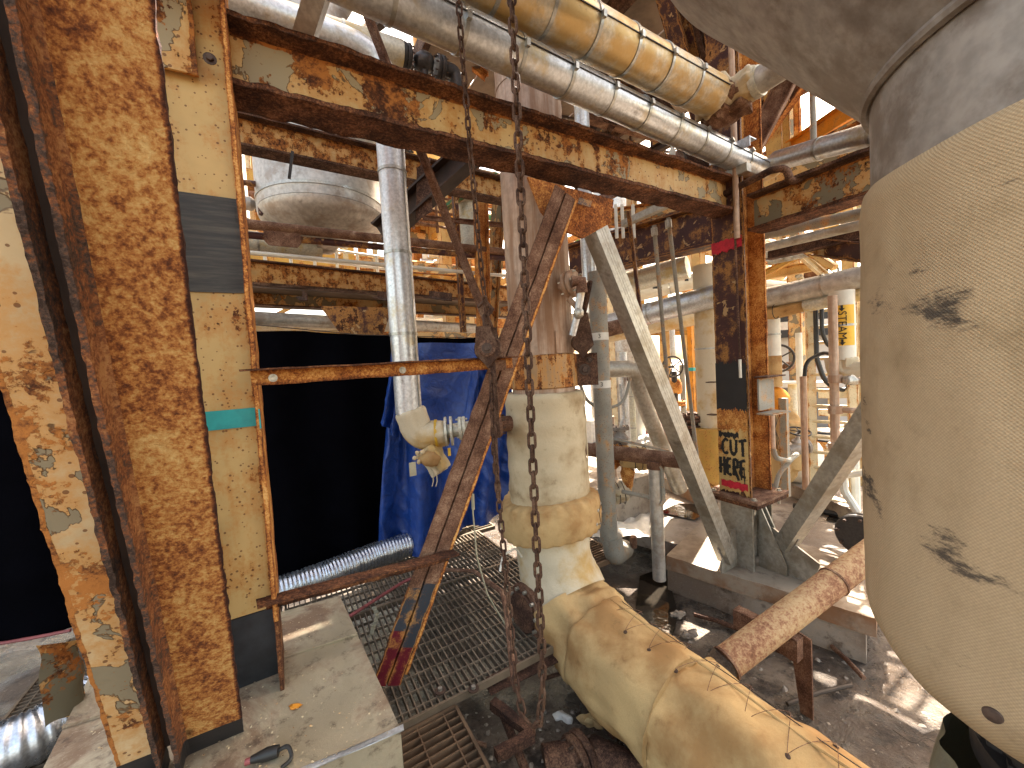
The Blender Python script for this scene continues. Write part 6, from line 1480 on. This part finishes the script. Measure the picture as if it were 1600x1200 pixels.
for base, lv, ln, where in ((V((-7.2, 5.2, 0)), (2.55, 3.85, 5.0), 8.0, 'on the far left rack'), (V((-1.6, 8.6, 0)), (2.85, 4.15, 5.4), 8.0, 'on the rack far behind the riser'), (V((4.2, 10.1, 0)), (2.65, 3.95, 5.2), 8.0, 'on the rack behind the right column'), (V((4.6, 7.5, 0)), (2.95, 4.15, 5.3), 6.0, 'on the rack behind the ladder')):
    for li, z in enumerate(lv):
        for j in range(3):
            nm, mt = far[(k*5+j+li) % 6]; k += 1
            r_ = random.choice((.06, .09, .13)); s_ = base+B*(.15+.55*j); lvn = ('lowest', 'middle', 'top')[li]; dn = ('front', 'centre', 'rear')[j]
            pipe('rack_pipe', '%s pipe, %s of three on the %s level %s' % (nm, dn, lvn, where), 'pipe', [at(s_, z+r_), at(s_+A*ln, z+r_)], r_, mt, group='pipes on the far racks', seg=2., bands=False, n=14)
# tall vessels behind
for px, Y, r_, h, mt, lb in ((705, 12, .8, 6.5, 'jacket_cream', 'cream column vessel far behind the cut brace'), (960, 11, .7, 7, 'stainless_light', 'grey column vessel far behind the thin pole'), (1150, 14, 1.1, 5.0, 'cream_light', 'pale tank far behind the right column')):
    g = P(px, 560, Y); solo('column_vessel', lb, 'vessel', lathe(new(), [(r_, 0), (r_, h), (r_*.8, h+.3), (0, h+.5)], at(g, PIT), Z, 36), mt, smooth=True)
# equipment clutter at ground level beyond the slab
random.seed(3)
items = [('cream control box', 'cream_light'), ('rusty drum', 'rust_orange'), ('blue drum', 'blue_grey_paint'), ('white tote', 'label_white'), ('grey pump skid', 'wall_grey')]
for i, (x, y, kk) in enumerate(((1015, 690, 0), (1060, 700, 1), (1075, 720, 2), (930, 690, 3), (1235, 760, 4), (1270, 745, 1), (1150, 700, 4))):
    p = G(x, y, SLAB); nm, mt = items[kk]; lab = {0: 'cream control box in the bright gap behind the pole', 1: 'rusty drum in the bright gap under the handwheel', 2: 'dark blue drum left of the yellow sleeve', 3: 'white tote behind the riser', 4: 'grey pump skid beside the ladder foot', 5: 'rusty drum at the foot of the ladder', 6: 'grey pump skid hidden behind the right column'}[i]
    if kk in (1, 2):
        t = thing('drum', lab, 'drum', p); mk('shell', lathe(new(), [(.22, 0), (.22, .02), (.21, .03), (.21, .22), (.225, .24), (.21, .26), (.21, .48), (.22, .5)], p, Z, 28), mt, t, smooth=True); mk('lid', lathe(new(), [(.2, 0), (.2, .012)], p+Z*.49, Z, 28), mt, t)
    else:
        t = thing('equipment_box', lab, 'equipment', p); mk('body', box(new(), p+Z*.25, .5, .35, .45), mt, t); mk('door', box(new(), p+Z*.25-B*.18, .4, .01, .36), mt, t); mk('handle', box(new(), p+Z*.25-B*.19+A*.12, .02, .02, .08), 'dark_metal', t)
        for sx in (-.2, .2): mk('skid_rail', box(new(), p+A*sx+Z*.01, .06, .5, .05), 'rust_dark', t)

# dense steelwork overhead at upper right and between the big pipes
seg_beam('short rusty orange stub beam high above the largest pipe', (1075, -20, 3.0), (1128, 40, 3.1), 18, 'rust_orange', .1)
seg_beam('dark beam end crossing high behind the column top', (1040, 60, 4.2), (1200, -30, 3.6), 30, 'rust_dark', .16)
seg_beam('cream post cap leaning behind the wide gusset', (1085, 40, 3.9), (1095, 140, 3.9), 18, 'rust_cream', .1)
for k, (a, b, h, mt, lb) in enumerate((
    ((560, 60, 4.6), (660, -20, 4.2), 16, 'dark_steel', 'dark beam under the overhead grating at top centre'),
    ((650, 30, 5.0), (760, 120, 5.0), 10, 'rust_orange', 'orange beam behind the black valve'),
    ((880, 250, 5.2), (1000, 130, 4.6), 12, 'dark_steel', 'dark diagonal in the bright gap above the main beam, lower one'),
    ((900, 300, 5.4), (1060, 215, 4.6), 10, 'dark_steel', 'dark diagonal in the bright gap above the main beam, upper one'),
    ((870, 120, 4.8), (960, 200, 4.8), 12, 'rust_dark', 'dark diagonal just right of the riser top'),
    ((940, 110, 5.2), (1060, 190, 4.8), 9, 'rust_brown', 'brown beam between the two big pipes'),
    ((1185, 330, 4.8), (1340, 290, 4.0), 12, 'cream_clean', 'cream girder directly behind the right beam'),
    ((1190, 430, 5.4), (1340, 350, 4.6), 9, 'yellow_paint', 'yellow diagonal behind the cable tray'),
    ((1190, 345, 5.2), (1300, 440, 5.0), 9, 'cream_light', 'cream diagonal crossing behind the cable tray'))):
    seg_beam(lb, a, b, h, mt, .08)
def rail(label, pts, n_, Y, h=.5, mt='rust_brown'):
    t = thing('handrail', label, 'handrail', P(*pts[0], Y)); a, b = P(*pts[0], Y), P(*pts[1], lev(*pts[0], Y, *pts[1]))
    for z in (0, h*.5, h): mk('rail_bar', tube(new(), [a+Z*z, b+Z*z], .02, 8), mt, t)
    for i in range(n_): p = a.lerp(b, i/(n_-1)); mk('rail_post', tube(new(), [p-Z*.1, p+Z*h], .022, 8), mt, t)
    return t
rail('brown handrail on the far deck left of the riser', ((560, 330), (780, 372)), 7, 5.4, .45)
rail('dark handrail in the bright gap above the main beam', ((880, 235), (1050, 262)), 6, 6.0, .5, 'dark_steel')
rail('cream handrail behind the cable tray', ((1190, 300), (1345, 285)), 5, 6.2, .5, 'cream_light')
rail('pale handrail above the curtain at left', ((372, 415), (620, 440)), 8, 4.8, .35, 'white_pipe')
g = thing('overhead_grating', 'dark overhead grating panel seen from below at top centre', 'grating', P(590, 40, 3.6))
a0 = P(555, 75, 3.6); bm = new()
for i in range(16): simple_bar(bm, a0+A*.06*i, a0+A*.06*i+B*1.6, .02, .03)
mk('bearing_bars', bm, 'dark_metal', g, kind='stuff'); bm = new()
for i in range(10): simple_bar(bm, a0+B*.16*i+Z*.012, a0+B*.16*i+A*.95+Z*.012, .02, .02)
mk('cross_bars', bm, 'dark_metal', g, kind='stuff')
for k, (x, y, Y, r_) in enumerate(((1235, 470, 4.8, .09), (1275, 430, 5.4, .1), (1000, 590, 4.4, .09))):
    t = valve('wheel_valve', ('small handwheel valve above the white cabin wall', 'small handwheel valve under the cable tray', 'small handwheel valve behind the long box brace')[k], P(x, y, Y), A, r_*.7, 'rust_brown', V((0, -1, .2)), wr=r_*1.3)
for k, (x, Y, y0, y1, w_, mt, lb) in enumerate(((1000, 5.0, 540, 720, 14, 'white_pipe', 'white vertical pipe glimpsed behind the long box brace'), (1050, 6.2, 470, 560, 8, 'galv', 'thin silver pipe glimpsed left of the orange pole'), (1250, 5.4, 520, 700, 9, 'white_pipe', 'thin white pipe left of the ladder rail'), (1240, 4.6, 600, 760, 12, 'jacket_cream', 'cream pipe rising from the wrapped pump'), (955, 4.2, 650, 760, 14, 'wood_pipe', 'tan pipe stub behind the thin pole'))):
    vpipe('vertical_pipe', lb, x, (y0+y1)/2, Y, y0, y1, w_, mt)

# heaped mud and junk in the pit, close to the camera
random.seed(21)
bm = new()
for i in range(70):
    x, y = random.uniform(-.1, 1.2), random.uniform(1.2, 2.3)
    r_ = random.uniform(.02, .07); blob(bm, V((x, y, PIT-.004)), r_*random.uniform(1, 1.8), r_*random.uniform(.7, 1.3), r_*.45, .7, 14, 7)
tag(mk('mud_clods', bm, 'mud', loc=(1, 2, PIT), smooth=True), 'lumps of wet mud heaped in the pit', 'mud', kind='stuff')
for k, (x0, y0, x1, y1, r_, mt, lb) in enumerate(((850, 1060, 930, 1040, .012, 'rust_dark', 'muddy rod lying in the pit left of the canvas elbow'), (700, 1150, 760, 1165, .01, 'rust_brown', 'short rod under the small rusty grating'), (905, 1085, 960, 1150, .02, 'rust_dark', 'muddy tube poking from the pit beside the canvas elbow'),
        (1230, 1100, 1330, 1070, .012, 'wire', 'thin dark rod lying on the ground right of the canvas run'), (1085, 960, 1160, 985, .018, 'rust_dark', 'short muddy bar at the foot of the slab wall'), (1300, 1010, 1350, 1060, .014, 'rust_brown', 'rusty rod on the ground near the canvas cover'))):
    p, q = G(x0, y0, PIT+.03), G(x1, y1, PIT+.035); t = thing('loose_rod', lb, 'rod', p); mk('rod_length', tube(new(), [p, p.lerp(q, .5)+Z*.01, q], r_, 8, amp=.002, freq=30), mt, t, smooth=True)
